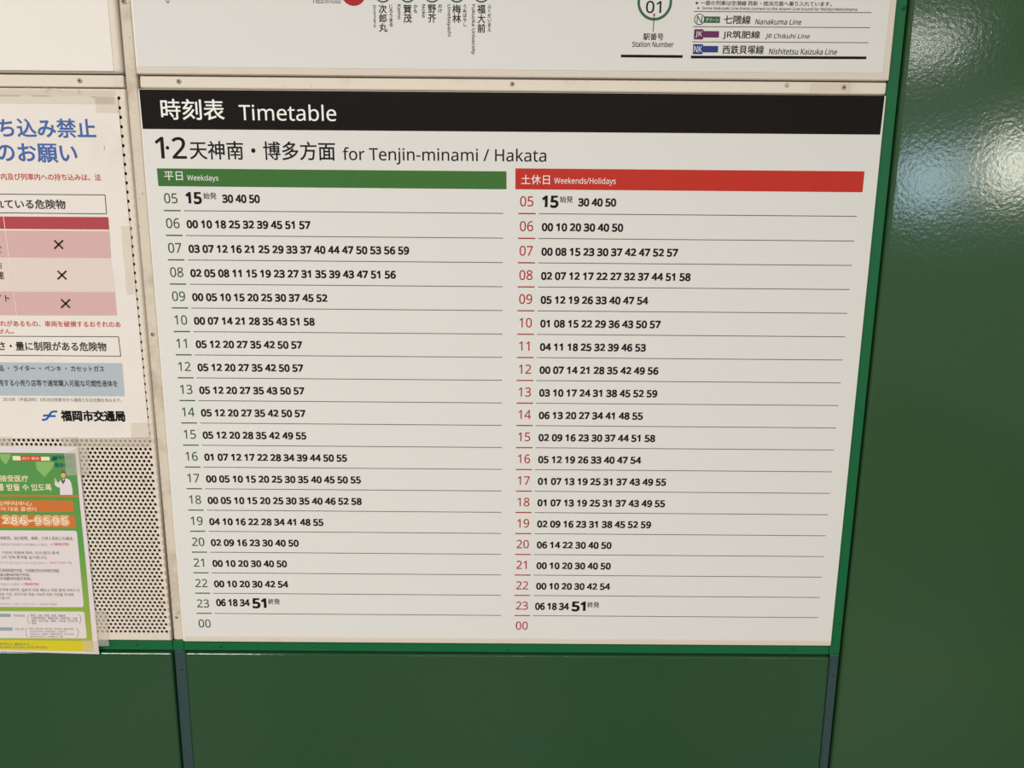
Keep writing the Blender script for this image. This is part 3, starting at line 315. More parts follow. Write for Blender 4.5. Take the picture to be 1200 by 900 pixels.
s	384	348,142,348,119,348,91 341,68,327,49,313,30 294,16,268,6,242,-3 212,-8,176,-8,146,-8 121,-6,99,-1,77,4 58,11,42,19,42,41 42,62,42,83,59,75 80,67,104,60,128,53 153,49,178,49,214,49 240,55,256,66,272,78 280,93,280,112,280,123 277,133,271,141,265,150 255,158,239,167,224,175 202,185,174,196,146,206 122,217,103,228,83,238 68,251,57,266,46,281 41,300,41,324,41,360 56,388,85,408,115,428 154,438,202,438,228,438 253,435,275,430,298,425 319,418,339,409,331,390 323,372,315,353,297,360 278,367,258,372,238,377 218,380,197,380,168,380 146,375,131,366,116,357 108,344,108,328,108,316 112,306,119,298,126,290 137,282,154,274,170,266 191,256,219,246,246,236 269,226,289,215,308,204 323,191,333,176,343,161
t	289	192,50,212,50,222,50 233,51,245,53,256,54 265,56,272,59,272,41 272,23,272,5,264,1 254,-2,240,-4,226,-7 213,-8,200,-8,177,-8 157,-4,138,4,119,11 103,25,91,44,80,63 74,90,74,125,74,209 74,292,74,375,53,375 33,375,13,375,13,387 13,398,13,409,33,418 54,428,75,437,84,468 93,498,103,528,117,528 130,528,144,528,144,496 144,463,144,430,186,430 227,430,269,430,269,412 269,393,269,375,227,375 186,375,144,375,144,292 144,210,144,127,144,101 151,81,163,69,176,56
u	496	404,430,427,430,427,287 427,143,427,0,408,0 389,0,370,0,366,19 363,38,359,57,358,57 357,57,356,57,347,42 335,30,321,20,306,10 291,3,273,-1,256,-6 238,-8,220,-8,186,-8 157,-3,134,8,110,19 93,36,81,59,69,82 63,112,63,148,63,242 63,336,63,430,87,430 111,430,135,430,135,338 135,245,135,153,135,119 142,93,158,76,173,59 198,51,230,51,262,51 287,57,306,69,324,81 337,98,345,121,353,145 357,173,357,206,357,281 357,355,357,430,380,430
v	407	190,0,163,0,109,143 54,287,0,430,25,430 50,430,75,430,106,345 136,261,167,176,171,165 176,152,180,137,185,123 190,109,193,96,197,83 200,72,201,63,202,63 203,63,204,63,207,72 210,83,214,96,218,110 222,123,227,138,232,152 237,165,241,176,271,261 302,345,332,430,357,430 382,430,407,430,353,287 298,143,244,0,217,0
w	630	370,162,346,243,342,254 339,265,336,276,333,287 330,298,328,308,325,317 323,327,321,335,319,344 317,351,316,357,315,357 314,357,313,357,312,351 310,344,308,335,306,327 304,317,302,307,300,297 297,286,294,275,291,265 288,253,284,242,258,162 233,81,207,1,180,1 153,1,127,1,87,144 48,287,9,431,33,431 57,431,82,431,102,354 121,278,141,201,145,186 149,170,153,154,157,139 160,124,163,109,166,95 168,83,169,73,170,73 171,73,172,73,174,79 176,87,178,97,180,107 182,117,185,128,187,138 190,149,193,160,196,170 199,180,201,188,227,269 252,350,277,431,303,431 329,431,354,431,379,350 404,269,428,188,432,176 436,163,440,149,444,135 447,122,451,109,454,96 456,84,457,74,458,74 459,74,460,74,461,83 463,94,466,108,469,121 473,136,477,153,481,169 485,185,489,201,509,278 529,354,549,431,573,431 597,431,621,431,582,287 542,144,502,1,474,1 447,1,419,1,395,82
x	424	118,146,170,220,121,290 71,360,22,430,48,430 75,430,102,430,139,376 176,322,213,268,249,322 286,376,322,430,349,430 375,430,402,430,352,360 303,290,253,220,306,146 358,73,410,0,383,0 356,0,330,0,291,57 252,114,213,172,173,114 133,57,94,0,67,0 41,0,14,0,66,73
y	409	59,286,1,430,26,430 51,430,76,430,107,348 138,267,169,185,175,171 179,157,184,144,189,130 193,117,196,105,200,92 203,80,205,68,206,68 207,68,209,68,212,82 217,99,224,121,231,142 238,164,245,186,275,267 304,349,333,430,358,430 384,430,409,430,347,267 285,104,224,-59,214,-86 202,-109,188,-130,174,-150 158,-165,138,-176,119,-187 95,-192,67,-192,55,-192 43,-192,34,-190,24,-189 16,-188,9,-186,9,-167 9,-149,9,-130,15,-131 22,-132,30,-133,38,-134 47,-135,56,-135,73,-135 87,-132,99,-126,111,-119 121,-111,130,-99,138,-88 146,-74,152,-59,159,-40 167,-21,174,-2,116,142
z	377	346,18,346,0,241,0 136,0,31,0,31,16 31,31,31,47,108,156 185,266,262,375,190,375 117,375,45,375,45,393 45,412,45,430,143,430 242,430,340,430,340,412 340,395,340,377,264,269 188,162,112,55,190,55 268,55,346,55,346,36
/	298	267,573,290,573,219,382 148,191,77,0,54,0 31,0,8,0,79,191 150,382,221,573,244,573
-	258	97,184,32,184,32,204 32,225,32,246,97,246 161,246,226,246,226,225 226,204,226,184,161,184
.	215	58,24,58,43,58,63 63,77,72,85,82,93 93,97,107,97,121,97 132,93,142,85,152,77 157,63,157,43,157,24 152,10,142,2,132,-7 121,-11,107,-11,93,-11 82,-7,72,2,63,10
:	215	58,24,58,43,58,63 63,77,72,85,82,93 93,97,107,97,121,97 132,93,142,85,152,77 157,63,157,43,157,24 152,10,142,2,132,-7 121,-11,107,-11,93,-11 82,-7,72,2,63,10|58,367,58,387,58,407 63,421,72,429,82,437 93,441,107,441,121,441 132,437,142,429,152,421 157,407,157,387,157,367 152,353,142,345,132,336 121,332,107,332,93,332 82,336,72,345,63,353
,	215	152,87,154,84,149,65 143,45,136,23,128,1 120,-20,111,-42,102,-64 94,-84,85,-103,68,-103 50,-103,33,-103,38,-83 43,-61,49,-38,54,-15 58,8,63,31,67,54 70,74,73,93,98,93 123,93,148,93,150,90
"""
LATIN = {}
for ln in GLYPHS.strip('\n').split('\n'):
    ch, adv, sp = ln.split('\t')
    LATIN[ch] = (int(adv)/1000, [[tuple(int(v)/1000 for v in p.split(',')) for p in s.split(' ')] for s in sp.split('|') if s])
LAT = 1.25                                      # brings the outlines to the body size of the kanji
CACHE = {}
def embolden(vs, fs, w):
    """a heavier cut: a rim of width w grown outwards along every outline"""
    cnt = {}
    for f in fs:
        for i in range(len(f)):
            a, b = f[i], f[(i+1) % len(f)]
            cnt[(a, b)] = cnt.get((a, b), 0) + 1
    edge = [(a, b) for (a, b) in cnt if (b, a) not in cnt]
    nrm = {}
    for a, b in edge:
        dx, dy = vs[b][0]-vs[a][0], vs[b][1]-vs[a][1]; l = math.hypot(dx, dy)
        if l < 1e-9: continue
        n = (dy/l, -dx/l)
        nrm.setdefault(a, []).append(n); nrm.setdefault(b, []).append(n)
    vs, fs, new, q = [(x, y, 0.0) for x, y in vs], list(fs), {}, 0
    for i, ns in nrm.items():
        x, y = sum(n[0] for n in ns), sum(n[1] for n in ns); l = math.hypot(x, y)
        if l < 1e-6: x, y, l = ns[0][0], ns[0][1], 1.0
        x, y = x/l, y/l
        k = w/max(0.6, x*ns[0][0] + y*ns[0][1])
        new[i] = (vs[i][0] + x*k, vs[i][1] + y*k)
    for a, b in edge:
        if a in new and b in new:               # each piece of rim a few microns deeper, so none coincide
            n = len(vs); q += 1; d = 8e-6*(1 + q % 11)
            vs += [vs[a][:2] + (d,), new[a] + (d,), new[b] + (d,), vs[b][:2] + (d,)]
            fs.append((n, n+1, n+2, n+3))
    return vs, fs

def glyph(ch, bold=0.0):
    """2-D mesh of one character at body size 1: verts, faces, advance"""
    key = (ch, bold)
    if key in CACHE: return CACHE[key]
    if ch in LATIN:
        adv, sp = LATIN[ch]; adv *= LAT
        if not sp:
            CACHE[key] = ([], [], adv); return CACHE[key]
        cu = bpy.data.curves.new('glyph', 'CURVE'); cu.dimensions = '2D'; cu.fill_mode = 'FRONT'
        for pts in sp:
            s = cu.splines.new('BEZIER'); s.bezier_points.add(len(pts)-1); s.use_cyclic_u = True
            for b, p in zip(s.bezier_points, pts):
                b.handle_left_type = b.handle_right_type = 'FREE'
                b.handle_left = (p[0]*LAT, p[1]*LAT, 0); b.co = (p[2]*LAT, p[3]*LAT, 0); b.handle_right = (p[4]*LAT, p[5]*LAT, 0)
        cu.resolution_u = 5
    else:
        adv = 0.5 if ch == ' ' else (0.92 if 0xAC00 <= ord(ch) <= 0xD7A3 else 1.0)
        cu = bpy.data.curves.new('glyph', 'FONT'); cu.body = ch; cu.size = 1.0; cu.resolution_u = 4; cu.fill_mode = 'FRONT'
    o = bpy.data.objects.new('glyph', cu); COL.objects.link(o)
    bpy.context.view_layer.update()
    me = bpy.data.meshes.new_from_object(o.evaluated_get(bpy.context.evaluated_depsgraph_get()))
    vs = [(v.co.x, v.co.y) for v in me.vertices]; fs = [tuple(p.vertices) for p in me.polygons]
    out = []
    for f in fs:
        a = sum(vs[f[i]][0]*vs[f[(i+1) % len(f)]][1] - vs[f[(i+1) % len(f)]][0]*vs[f[i]][1] for i in range(len(f)))
        out.append(f if a > 0 else f[::-1])
    bpy.data.objects.remove(o); bpy.data.curves.remove(cu); bpy.data.meshes.remove(me)
    if bold: vs, out = embolden(vs, out, bold)
    else: vs = [(x, y, 0.0) for x, y in vs]
    CACHE[key] = (vs, out, adv)
    return CACHE[key]

def layout(s, bold=0.0, vertical=False, track=0.0, shear=0.0, turn=False):
    vs, fs, pen = [], [], 0.0
    for ch in s:
        g, f, adv = glyph(ch, bold); n = len(vs)
        if vertical: vs += [(x, y - pen, d) for x, y, d in g]; pen += 1.0 + track
        else: vs += [(x + pen, y, d) for x, y, d in g]; pen += adv + track
        fs += [tuple(i + n for i in q) for q in f]
    if shear: vs = [(x + shear*y, y, d) for x, y, d in vs]
    if turn: vs = [(y, -x, d) for x, y, d in vs]
    return vs, fs

def fit(vs, box):
    """scale the ink so that it fills box = x0, z0, x1, z1"""
    a, b = min(v[0] for v in vs), max(v[0] for v in vs); c, d = min(v[1] for v in vs), max(v[1] for v in vs)
    x0, z0, x1, z1 = box
    return [(x0 + (x-a)/(b-a)*(x1-x0), z0 + (y-c)/(d-c)*(z1-z0), e) for x, y, e in vs]

class Print:
    """collects lettering and line work of one printed part (one mesh, one ink)"""
    def __init__(self): self.v, self.f = [], []
    def add(self, vs, fs):
        n = len(self.v); self.v += vs; self.f += [tuple(i + n for i in q) for q in fs]
    def loop(self, lp, d=0.0):
        a = sum(lp[i][0]*lp[(i+1) % len(lp)][1] - lp[(i+1) % len(lp)][0]*lp[i][1] for i in range(len(lp)))
        lp = list(lp) if a > 0 else list(lp)[::-1]
        self.add([(x, z, d) for x, z in lp], [tuple(range(len(lp)))])
    def text(self, s, px, Y, **k):
        """px = left, top, right, bottom of the ink in the photograph"""
        vs, fs = layout(s, **k)
        (a, d), _, (b, c), _ = pxrect(px[0], px[1], px[2], px[3], Y)
        self.add(fit(vs, (a, d, b, c)), fs); return self
    def line(self, x0, z0, x1, z1, t):
        dx, dz = x1-x0, z1-z0; l = math.hypot(dx, dz); nx, nz = -dz/l*t/2, dx/l*t/2
        self.loop([(x0-nx, z0-nz), (x1-nx, z1-nz), (x1+nx, z1+nz), (x0+nx, z0+nz)]); return self
    def pxline(self, x0, y0, x1, y1, t, Y):
        self.line(*at_m(x0, y0, Y), *at_m(x1, y1, Y), t); return self
    def build(self, name, Y, material, parent):
        me = bpy.data.meshes.new(name); me.from_pydata([(x, Y + d, z) for x, z, d in self.v], [], self.f); me.update()
        return link(name, me, material, parent)

def label_text(name, s, px, Y, material, parent, **k):
    return Print().text(s, px, Y, **k).build(name, Y, material, parent)

def screw(px, py, Y, parent, r=0.0028, material=None, slot=True):
    """pan head screw with a cross recess, head standing on the plane y = Y"""
    x, z = at(px, py, Y); bm = bmesh.new(); n = 20
    prof = [(1.0, 0.0), (1.0, 0.0004), (0.86, 0.0009), (0.55, 0.0013)]
    rings = [[bm.verts.new((x + r*q*math.cos(2*math.pi*k/n), Y - h, z + r*q*math.sin(2*math.pi*k/n))) for k in range(n)] for q, h in prof]
    for a, b in zip(rings, rings[1:]):
        for k in range(n): bm.faces.new((a[k], a[(k+1) % n], b[(k+1) % n], b[k])).smooth = True
    bm.faces.new(rings[-1])
    if slot:
        w, l = r*0.16, r*0.62
        ang = (px*0.7 + py) % 1.3
        for t in (0, math.pi/2):
            ca, sa = math.cos(ang+t), math.sin(ang+t)
            p = [(-l, -w), (l, -w), (l, w), (-l, w)]
            f = bm.faces.new([bm.verts.new((x + a*ca - b*sa, Y - 0.00135 - 0.00002*(t > 0), z + a*sa + b*ca)) for a, b in p])
            f.material_index = 1
    me = bpy.data.meshes.new('screw'); bm.to_mesh(me); bm.free()
    return link('screw', me, [material or MT['steel'], MT['slot']], parent)

# ------------------------------------------------------------------ the setting
ZT = 2.40                                       # top of the wall modules
YS = 0.004                                      # joint strips lie a little behind the panel faces
struct(quad_prism('floor', [(-2.6, 0.0), (4.2, 0.0), (4.2, -0.05), (-2.6, -0.05)], -6.0, 0.06, MT['stone']))
struct(quad_prism('ceiling', [(-2.6, CEIL + 0.05), (4.2, CEIL + 0.05), (4.2, CEIL), (-2.6, CEIL)], -6.0, 0.06, MT['ceil']))
struct(quad_prism('wall_back', rect(-2.6, 0.0, 4.2, CEIL), 0.024, 0.06, MT['dark']))
struct(quad_prism('wall_top', rect(-2.6, ZT + 0.012, 4.2, CEIL), 0.0, 0.024, MT['green'], bevel=0.003))
struct(quad_prism('baseboard_front', rect(-2.6, 0.0, 4.2, 0.10), 0.006, 0.024, MT['teal'], bevel=0.002))

# green enamelled panels
wr = struct(quad_prism('wall_right', [(0.8892, ZT), (2.60, ZT), (2.60, 0.105), (0.8906, 0.105)], 0.0, 0.024, MT['green2'], bevel=0.0045, seg=4))
wr['label'] = 'large glossy green enamelled wall panel right of the boards, mirroring two lights'
struct(quad_prism('wall_lower', [(-0.0212, 0.9120), (0.8724, 0.9120), (0.8790, 0.105), (-0.0286, 0.105)], 0.0, 0.024, MT['green'], bevel=0.0028, seg=8))
struct(quad_prism('wall_lower_left', [(-0.640, 0.9118), (-0.0395, 0.9118), (-0.0455, 0.105), (-0.640, 0.105)], 0.0, 0.024, MT['green'], bevel=0.0028, seg=8))
struct(quad_prism('wall_left', rect(-2.35, 0.105, -0.660, ZT), 0.0, 0.024, MT['green'], bevel=0.0045, seg=4))

# joint strips with their screws
def strip(n, c, material, screws, Y=YS, bevel=0.0012, smat=None):
    o = struct(quad_prism('trim_%d' % n, c, Y, 0.0235, material, bevel=bevel, seg=2))
    for px, py, r, sl in screws: screw(px, py, Y, o, r, smat, sl)
    return o
strip(1, [(-0.0332, ZT), (-0.0200, ZT), (-0.0232, 0.9297), (-0.0366, 0.9297)], MT['grimy'],
      [(145, 1.5, 0.0033, True), (178.8, 391.5, 0.0030, True), (207, 723, 0.0026, True)], bevel=0.0022)
strip(2, [(-0.640, 1.6660), (-0.0372, 1.6668), (-0.0374, 1.6530), (-0.640, 1.6528)], MT['cream'], [(93.5, 94.5, 0.0030, True)])
strip(3, [(-0.0178, 1.6666), (0.8728, 1.6666), (0.8728, 1.6528), (-0.0184, 1.6528)], MT['cream'],
      [(209.6, 95.4, 0.0030, True), (600.2, 98.4, 0.0028, True), (988.6, 102.4, 0.0030, True), (922, 99.8, 0.0026, False)], bevel=0.0018)
flat('clear_tape', [pxpoly([(950, 97.2), (996.6, 97.4), (995.8, 107.4), (948, 107)], YS - 0.0004)], YS - 0.0004, MT['tape'], bpy.data.objects['trim_3'])
gs = MT['gstrip']
strip(4, [(0.8742, ZT), (0.8876, ZT), (0.8872, 0.9145), (0.8726, 0.9145)], gs, [(1058.6, 9.5, 0.0028, True), (983, 730, 0.0022, True)], smat=gs)
strip(5, [(-0.0226, 0.9292), (0.8720, 0.9292), (0.8720, 0.9140), (-0.0236, 0.9140)], gs,
      [(258.7, 757.2, 0.0022, True), (594.6, 761, 0.0020, True), (929, 761.4, 0.0020, True)], smat=gs)
strip(6, [(-0.640, 0.9292), (-0.0390, 0.9292), (-0.0392, 0.9140), (-0.640, 0.9140)], gs, [(160.5, 754.6, 0.0020, True)], smat=gs)
strip(7, [(-0.0384, 0.9292), (-0.0232, 0.9292), (-0.0238, 0.9136), (-0.0388, 0.9136)], gs, [])
strip(8, [(-0.0376, 0.9134), (-0.0222, 0.9134), (-0.0300, 0.105), (-0.0450, 0.105)], MT['teal'], [(212.8, 784, 0.0020, True)], smat=MT['teal'])
strip(9, [(0.8740, 0.9142), (0.8872, 0.9142), (0.8890, 0.105), (0.8806, 0.105)], MT['teal'], [(975.6, 790.4, 0.0022, True)], smat=MT['teal'])
strip(10, rect(-0.658, 0.105, -0.642, ZT), gs, [])

# ------------------------------------------------------------------ timetable board
bx = (-0.0205, 0.8726)
board = thing('timetable_board', 'large white timetable board with black title band and green and red column headings', 'timetable board', (0.426, 0.0, 0.930))
quad_prism('frame', [(-0.0198, 1.6512), (0.8722, 1.6512), (0.8724, 0.9300), (-0.0226, 0.9300)], 0.0, 0.020, MT['edge'], board, bevel=0.0018)
quad_prism('bottom_rail', rect(-0.0195, 0.9306, 0.8712, 0.9378), -0.0005, 0.0005, MT['lip'], board, bevel=0.0004)
YB = -0.0006                                    # face of the printed sheet
YP, YQ = YB - 0.0002, YB - 0.0004               # printed grounds, lettering on them
quad_prism('sheet', [(-0.0174, 1.6504), (0.8696, 1.6504), (0.8690, 0.9384), (-0.0204, 0.9384)], YB, 0.0004, MT['sheet'], board)
title = flat('title_band', [[(-0.0174, 1.6502), (0.8695, 1.6506), (0.8686, 1.6062), (-0.0170, 1.6054)]], YP, MT['black'], board)
label_text('title_lettering', '時刻表', (188.3, 116, 262.9, 140.7), YQ, MT['white'], title, bold=0.012)
label_text('title_lettering', 'Timetable', (280, 122.4, 394, 141.6), YQ, MT['white'], title, bold=0.004)
label_text('platform_numbers', '1', (181.5, 160.4, 192.2, 185.6), YP, MT['ink'], board, bold=0.012)
Print().text('2', (201.2, 160.6, 218.2, 186), YP, bold=0.012).build('platform_numbers', YP, MT['ink'], board)
flat('platform_numbers', [disc(*at(196.2, 173.2, YP), 0.0021)], YP, MT['ink'], board)
label_text('destination_lettering', '天神南・博多方面', (222, 165.4, 392.8, 187.6), YP, MT['ink'], board, bold=0.012)
label_text('destination_lettering', 'for Tenjin-minami / Hakata', (401.6, 173.4, 640.2, 193.2), YP, MT['ink'], board, bold=0.006)
gb = flat('day_band', [[(-0.0042, 1.5598), (0.4196, 1.5598), (0.4197, 1.5387), (-0.0039, 1.5390)]], YP, MT['gband'], board)
gb['label'] = 'green heading band of the weekday column'
label_text('day_lettering', '平日', (192.4, 201, 214, 211.5), YQ, MT['white'], gb)
label_text('day_lettering', 'Weekdays', (219.4, 205, 255.8, 213.5), YQ, MT['white'], gb)
rb = flat('day_band', [[(0.4304, 1.5634), (0.8542, 1.5634), (0.8543, 1.5388), (0.4305, 1.5388)]], YP, MT['rband'], board)
rb['label'] = 'red heading band of the weekend and holiday column'
label_text('day_lettering', '土休日', (610.8, 204.8, 644.3, 216.2), YQ, MT['white'], rb)
label_text('day_lettering', 'Weekends/Holidays', (649.4, 208.2, 721.6, 217.6), YQ, MT['white'], rb)

WEEK = ['*', '00 10 18 25 32 39 45 51 57', '03 07 12 16 21 25 29 33 37 40 44 47 50 53 56 59',
 '02 05 08 11 15 19 23 27 31 35 39 43 47 51 56', '00 05 10 15 20 25 30 37 45 52', '00 07 14 21 28 35 43 51 58',
 '05 12 20 27 35 42 50 57', '05 12 20 27 35 42 50 57', '05 12 20 27 35 43 50 57', '05 12 20 27 35 42 50 57',
 '05 12 20 28 35 42 49 55', '01 07 12 17 22 28 34 39 44 50 55', '00 05 10 15 20 25 30 35 40 45 50 55',
 '00 05 10 15 20 25 30 35 40 46 52 58', '04 10 16 22 28 34 41 48 55', '02 09 16 23 30 40 50', '00 10 20 30 40 50',
 '00 10 20 30 42 54', '#']
HOLI = ['*', '00 10 20 30 40 50', '00 08 15 23 30 37 42 47 52 57', '02 07 12 17 22 27 32 37 44 51 58',
 '05 12 19 26 33 40 47 54', '01 08 15 22 29 36 43 50 57', '04 11 18 25 32 39 46 53', '00 07 14 21 28 35 42 49 56',
 '03 10 17 24 31 38 45 52 59', '06 13 20 27 34 41 48 55', '02 09 16 23 30 37 44 51 58', '05 12 19 26 33 40 47 54',
 '01 07 13 19 25 31 37 43 49 55', '01 07 13 19 25 31 37 43 49 55', '02 09 16 23 31 38 45 52 59', '06 14 22 30 40 50',
 '00 10 20 30 40 50', '00 10 20 30 42 54', '#']
PITCH_Z = 0.029835
BOLD = 0.051
def cells(p, s, x, z, w, h, bold):
    """figures set one to a cell of width w, figure height h, baseline z"""
    k = 0.573*LAT + 2*bold
    for i, ch in enumerate(s):
        if ch == ' ': continue
        vs, fs, adv = glyph(ch, bold)
        kx = w/(adv + 0.42*bold); kz = h/k
        p.add([(x + w*i + (vx + 0.21*bold)*kx, z + (vz + bold)*kz, d) for vx, vz, d in vs], fs)
for col, rows, ink, x0, x1, hx, g0, g1, mx in (
        ('weekday', WEEK, MT['gink'], 0.0003, 0.0207, 0.0010, 0.0248, 0.4158, 0.0267),
        ('holiday', HOLI, MT['rink'], 0.4345, 0.4558, 0.4358, 0.4597, 0.8500, 0.4634)):
    rules = Print()
    for i in range(20):
        zl = 1.5100 - PITCH_Z*i
        p = Print()
        cells(p, '%02d' % ((5 + i) % 24), hx, zl + 0.0087, 0.0089, 0.0119, 0.008)
        if i < 19:
            p.line(x0, zl, x1, zl, 0.0015)
            rules.line(g0, zl, g1, zl, 0.0009)
        p.build('hour_numeral', YP, ink, board)
        if i >= 19: continue
        p = Print(); r = rows[i]
        if r == '*':
            if col == 'weekday':
                p.text('15', (217.2, 225, 236.4, 239.4), YP, bold=BOLD).text('始発', (238.1, 225.6, 253.6, 233.4), YP, bold=0.012)
                p.text('30 40 50', (260.2, 228, 304.4, 238.1), YP, bold=BOLD)
            else:
                p.text('15', (635, 229.2, 654.6, 243.8), YP, bold=BOLD).text('始発', (656, 229.8, 671.4, 237.6), YP, bold=0.012)
                p.text('30 40 50', (677.4, 232.3, 722.2, 242.2), YP, bold=BOLD)
        elif r == '#':
            if col == 'weekday':
                p.text('06 18 34', (253.2, 702, 292.7, 710.7), YP, bold=BOLD).text('51', (295.7, 701.1, 312.2, 713.2), YP, bold=BOLD)
                p.text('終発', (314.2, 701.6, 328, 708.4), YP, bold=0.012)
            else:
                p.text('06 18 34', (627, 706.4, 666.9, 715.1), YP, bold=BOLD).text('51', (670, 704.9, 686.4, 716.7), YP, bold=BOLD)
                p.text('終発', (688.4, 705.4, 702.2, 712.2), YP, bold=0.012)
        else:
            for k, pair in enumerate(r.split(' ')):
                cells(p, pair, mx + 0.01727*k, zl + 0.0087, 0.00710, 0.0099, BOLD)
        p.build('departure_times', YP, MT['ink'], board)
    rules.build('row_rules', YP, MT['grey'], board)

# ------------------------------------------------------------------ line map board above (its lower edge is in the frame)
UZ = 2.39
lm = thing('line_map_board', 'white subway line map board above the timetable, station names along its lower edge', 'map board', (0.426, 0.0, 1.667))
quad_prism('frame', [(-0.0188, UZ), (0.8730, UZ), (0.8730, 1.6676), (-0.0196, 1.6676)], 0.0, 0.020, MT['edge'], lm, bevel=0.0018)
quad_prism('bottom_rail', rect(-0.0186, 1.6682, 0.8722, 1.6752), -0.0005, 0.0005, MT['lip'], lm, bevel=0.0004)
quad_prism('side_rail', rect(0.8652, 1.6760, 0.8722, UZ - 0.002), -0.0005, 0.0005, MT['lip'], lm, bevel=0.0004)
quad_prism('sheet', rect(-0.0166, 1.6758, 0.8648, UZ - 0.003), YB, 0.0004, MT['sheet'], lm)
for kanji, kana, roma, kx, kxx, ky, ax, axx, ay, rx, rxx, ry in (
        ('次郎丸', 'じろうまる', 'Jiromaru', 262, 322, 225, 335, 362, 187, 222, 246, 192),
        ('賀茂', 'かも', 'Kamo', 435, 495, 160, 507, 536, 92, 395, 419, 136),
        ('野芥', 'のけ', 'Noke', 608, 667, 160, 680, 708, 90, 567, 592, 126),
        ('梅林', 'うめばやし', 'Umebayashi', 780, 842, 162, 855, 882, 187, 740, 772, 256),
        ('福大前', 'ふくだいまえ', 'Fukuoka University', 955, 1013, 230, 1027, 1055, 222, 910, 943, 384)):
    q = lambda v: 400 + v/6
    p = Print()
    p.text(kanji, (q(kx), 5.2, q(kxx), ky/6), YP, vertical=True, bold=0.018)
    p.text(kana, (q(ax), 5.2, q(axx), ay/6), YP, vertical=True, bold=0.02)
    p.text(roma, (q(rx), 5.2, q(rxx), ry/6), YP, turn=True, bold=0.016)
    p.build('station_name', YP, MT['ink'], lm)
    # station ring, only its foot shows below the frame's top edge
    cx = at(q((kx + kxx)/2 + 0.5), 3, YP)[0]; zb = at(q((kx + kxx)/2), 3.1, YP)[1]
    ring_mesh('station_ring', cx, zb + 0.0098, 0.0098, 0.0098, 0.0017, YP, MT['route'], lm)
flat('interchange_dot', [disc(at(414.6, 5, YP)[0], at(414.6, 6.9, YP)[1] + 0.0146, 0.0146)], YP, MT['rink'], lm)
label_text('station_name', 'Hashimoto', (367, -6.4, 399, 4.0), YP, MT['ink'], lm)
label_text('station_name', 'る', (193.6, -4, 198.2, 3.6), YP, MT['ink'], lm)
# station number key
cx, cz = at(767.3, 2.3, YP)
ring_mesh('number_ring', cx, cz, 0.0202, 0.0202, 0.0030, YP, MT['route'], lm, 64)
label_text('number_lettering', '01', (757, 0.9, 775, 15.4), YP, MT['ink'], lm, bold=0.01)
p = Print().pxline(766.5, 17.4, 765.5, 36.9, 0.0008, YP); p.build('pointer_line', YQ, MT['soft'], lm)
flat('pointer_dot', [disc(*at(766.6, 17.2, YQ), 0.0013, n=16)], YQ - 0.0001, MT['rband'], lm)
label_text('key_lettering', '駅番号', (753.8, 39, 777.6, 47.2), YP, MT['ink'], lm, bold=0.014)
label_text('key_lettering', 'Station Number', (741, 48.6, 789.4, 55.2), YP, MT['ink'], lm, bold=0.014)
Print().pxline(727.5, 65.6, 800, 66.2, 0.0030, YP).build('key_rule', YP, MT['black'], lm)
# legend of the connecting lines
label_text('legend_note', '※一部の列車は空港線 西新・姪浜方面へ乗り入れています。', (815, 1.2, 974.8, 6.9), YP, MT['ink'], lm, bold=0.012)
label_text('legend_note', '※ Some Hakozaki Line trains connect to the Airport Line bound for Nishijin/Meinohama', (817, 8.4, 1004.6, 13.0), YP, MT['ink'], lm, bold=0.012)
p = Print()
for a, b, c, d in ((813, 13.4, 1021.4, 14.8), (812, 31.2, 1019.5, 32.4), (811, 49.0, 1017.8, 50.0)): p.pxline(a, b, c, d, 0.0008, YP)
p.build('legend_rules', YP, MT['grey'], lm)
Print().pxline(809.6, 66.8, 1015.3, 67.8, 0.0030, YP).build('key_rule', YP, MT['black'], lm)
bar = flat('line_bar', [pxrect(821, 19.3, 843.8, 26.8, YP)], YP, MT['route'], lm)
label_text('line_bar_lettering', 'グリーン', (827, 21, 842, 25.4), YQ, MT['white'], bar)
cx, cz = at(819.7, 22.7, YP)
badge = flat('line_badge', [disc(cx, cz, 0.0061)], YP - 0.00005, MT['black'], lm)
flat('badge_face', [disc(cx, cz, 0.0053)], YQ, MT['sheet'], badge)
label_text('badge_lettering', 'N', (816.6, 18.6, 823, 26.8), YQ - 0.0001, MT['ink'], badge)
label_text('line_name', '七隈線', (848.2, 18, 880, 28.4), YP, MT['ink'], lm, bold=0.016)
label_text('line_name', 'Nanakuma Line', (885, 22.2, 939.3, 28.9), YP, MT['ink'], lm, bold=0.012, shear=0.16)
flat('line_bar', [pxrect(823, 36.4, 842.6, 44, YP)], YP, MT['purple'], lm)
badge = flat('line_badge', [pxround(813.2, 34.2, 824.3, 46.2, 1.6, YP)], YP - 0.00005, MT['purple'], lm)
label_text('badge_lettering', 'JK', (815, 36.6, 822.8, 43.8), YQ, MT['white'], badge)
label_text('line_name', 'JR筑肥線', (847, 36, 891, 46), YP, MT['ink'], lm, bold=0.016)
label_text('line_name', 'JR Chikuhi Line', (896.6, 39.4, 948.9, 46.4), YP, MT['ink'], lm, bold=0.012, shear=0.16)
flat('line_bar', [pxrect(822, 53.8, 841.5, 61.4, YP)], YP, MT['navy'], lm)
badge = flat('line_badge', [pxrect(812.1, 51.7, 823.5, 63.4, YP)], YP - 0.00005, MT['navy'], lm)
label_text('badge_lettering', 'NK', (813.4, 54, 822.6, 61.2), YQ, MT['white'], badge)
label_text('line_name', '西鉄貝塚線', (846.6, 52.9, 895.4, 63.5), YP, MT['ink'], lm, bold=0.016)
label_text('line_name', 'Nishitetsu Kaizuka Line', (901, 56.8, 981, 64), YP, MT['ink'], lm, bold=0.012, shear=0.16)

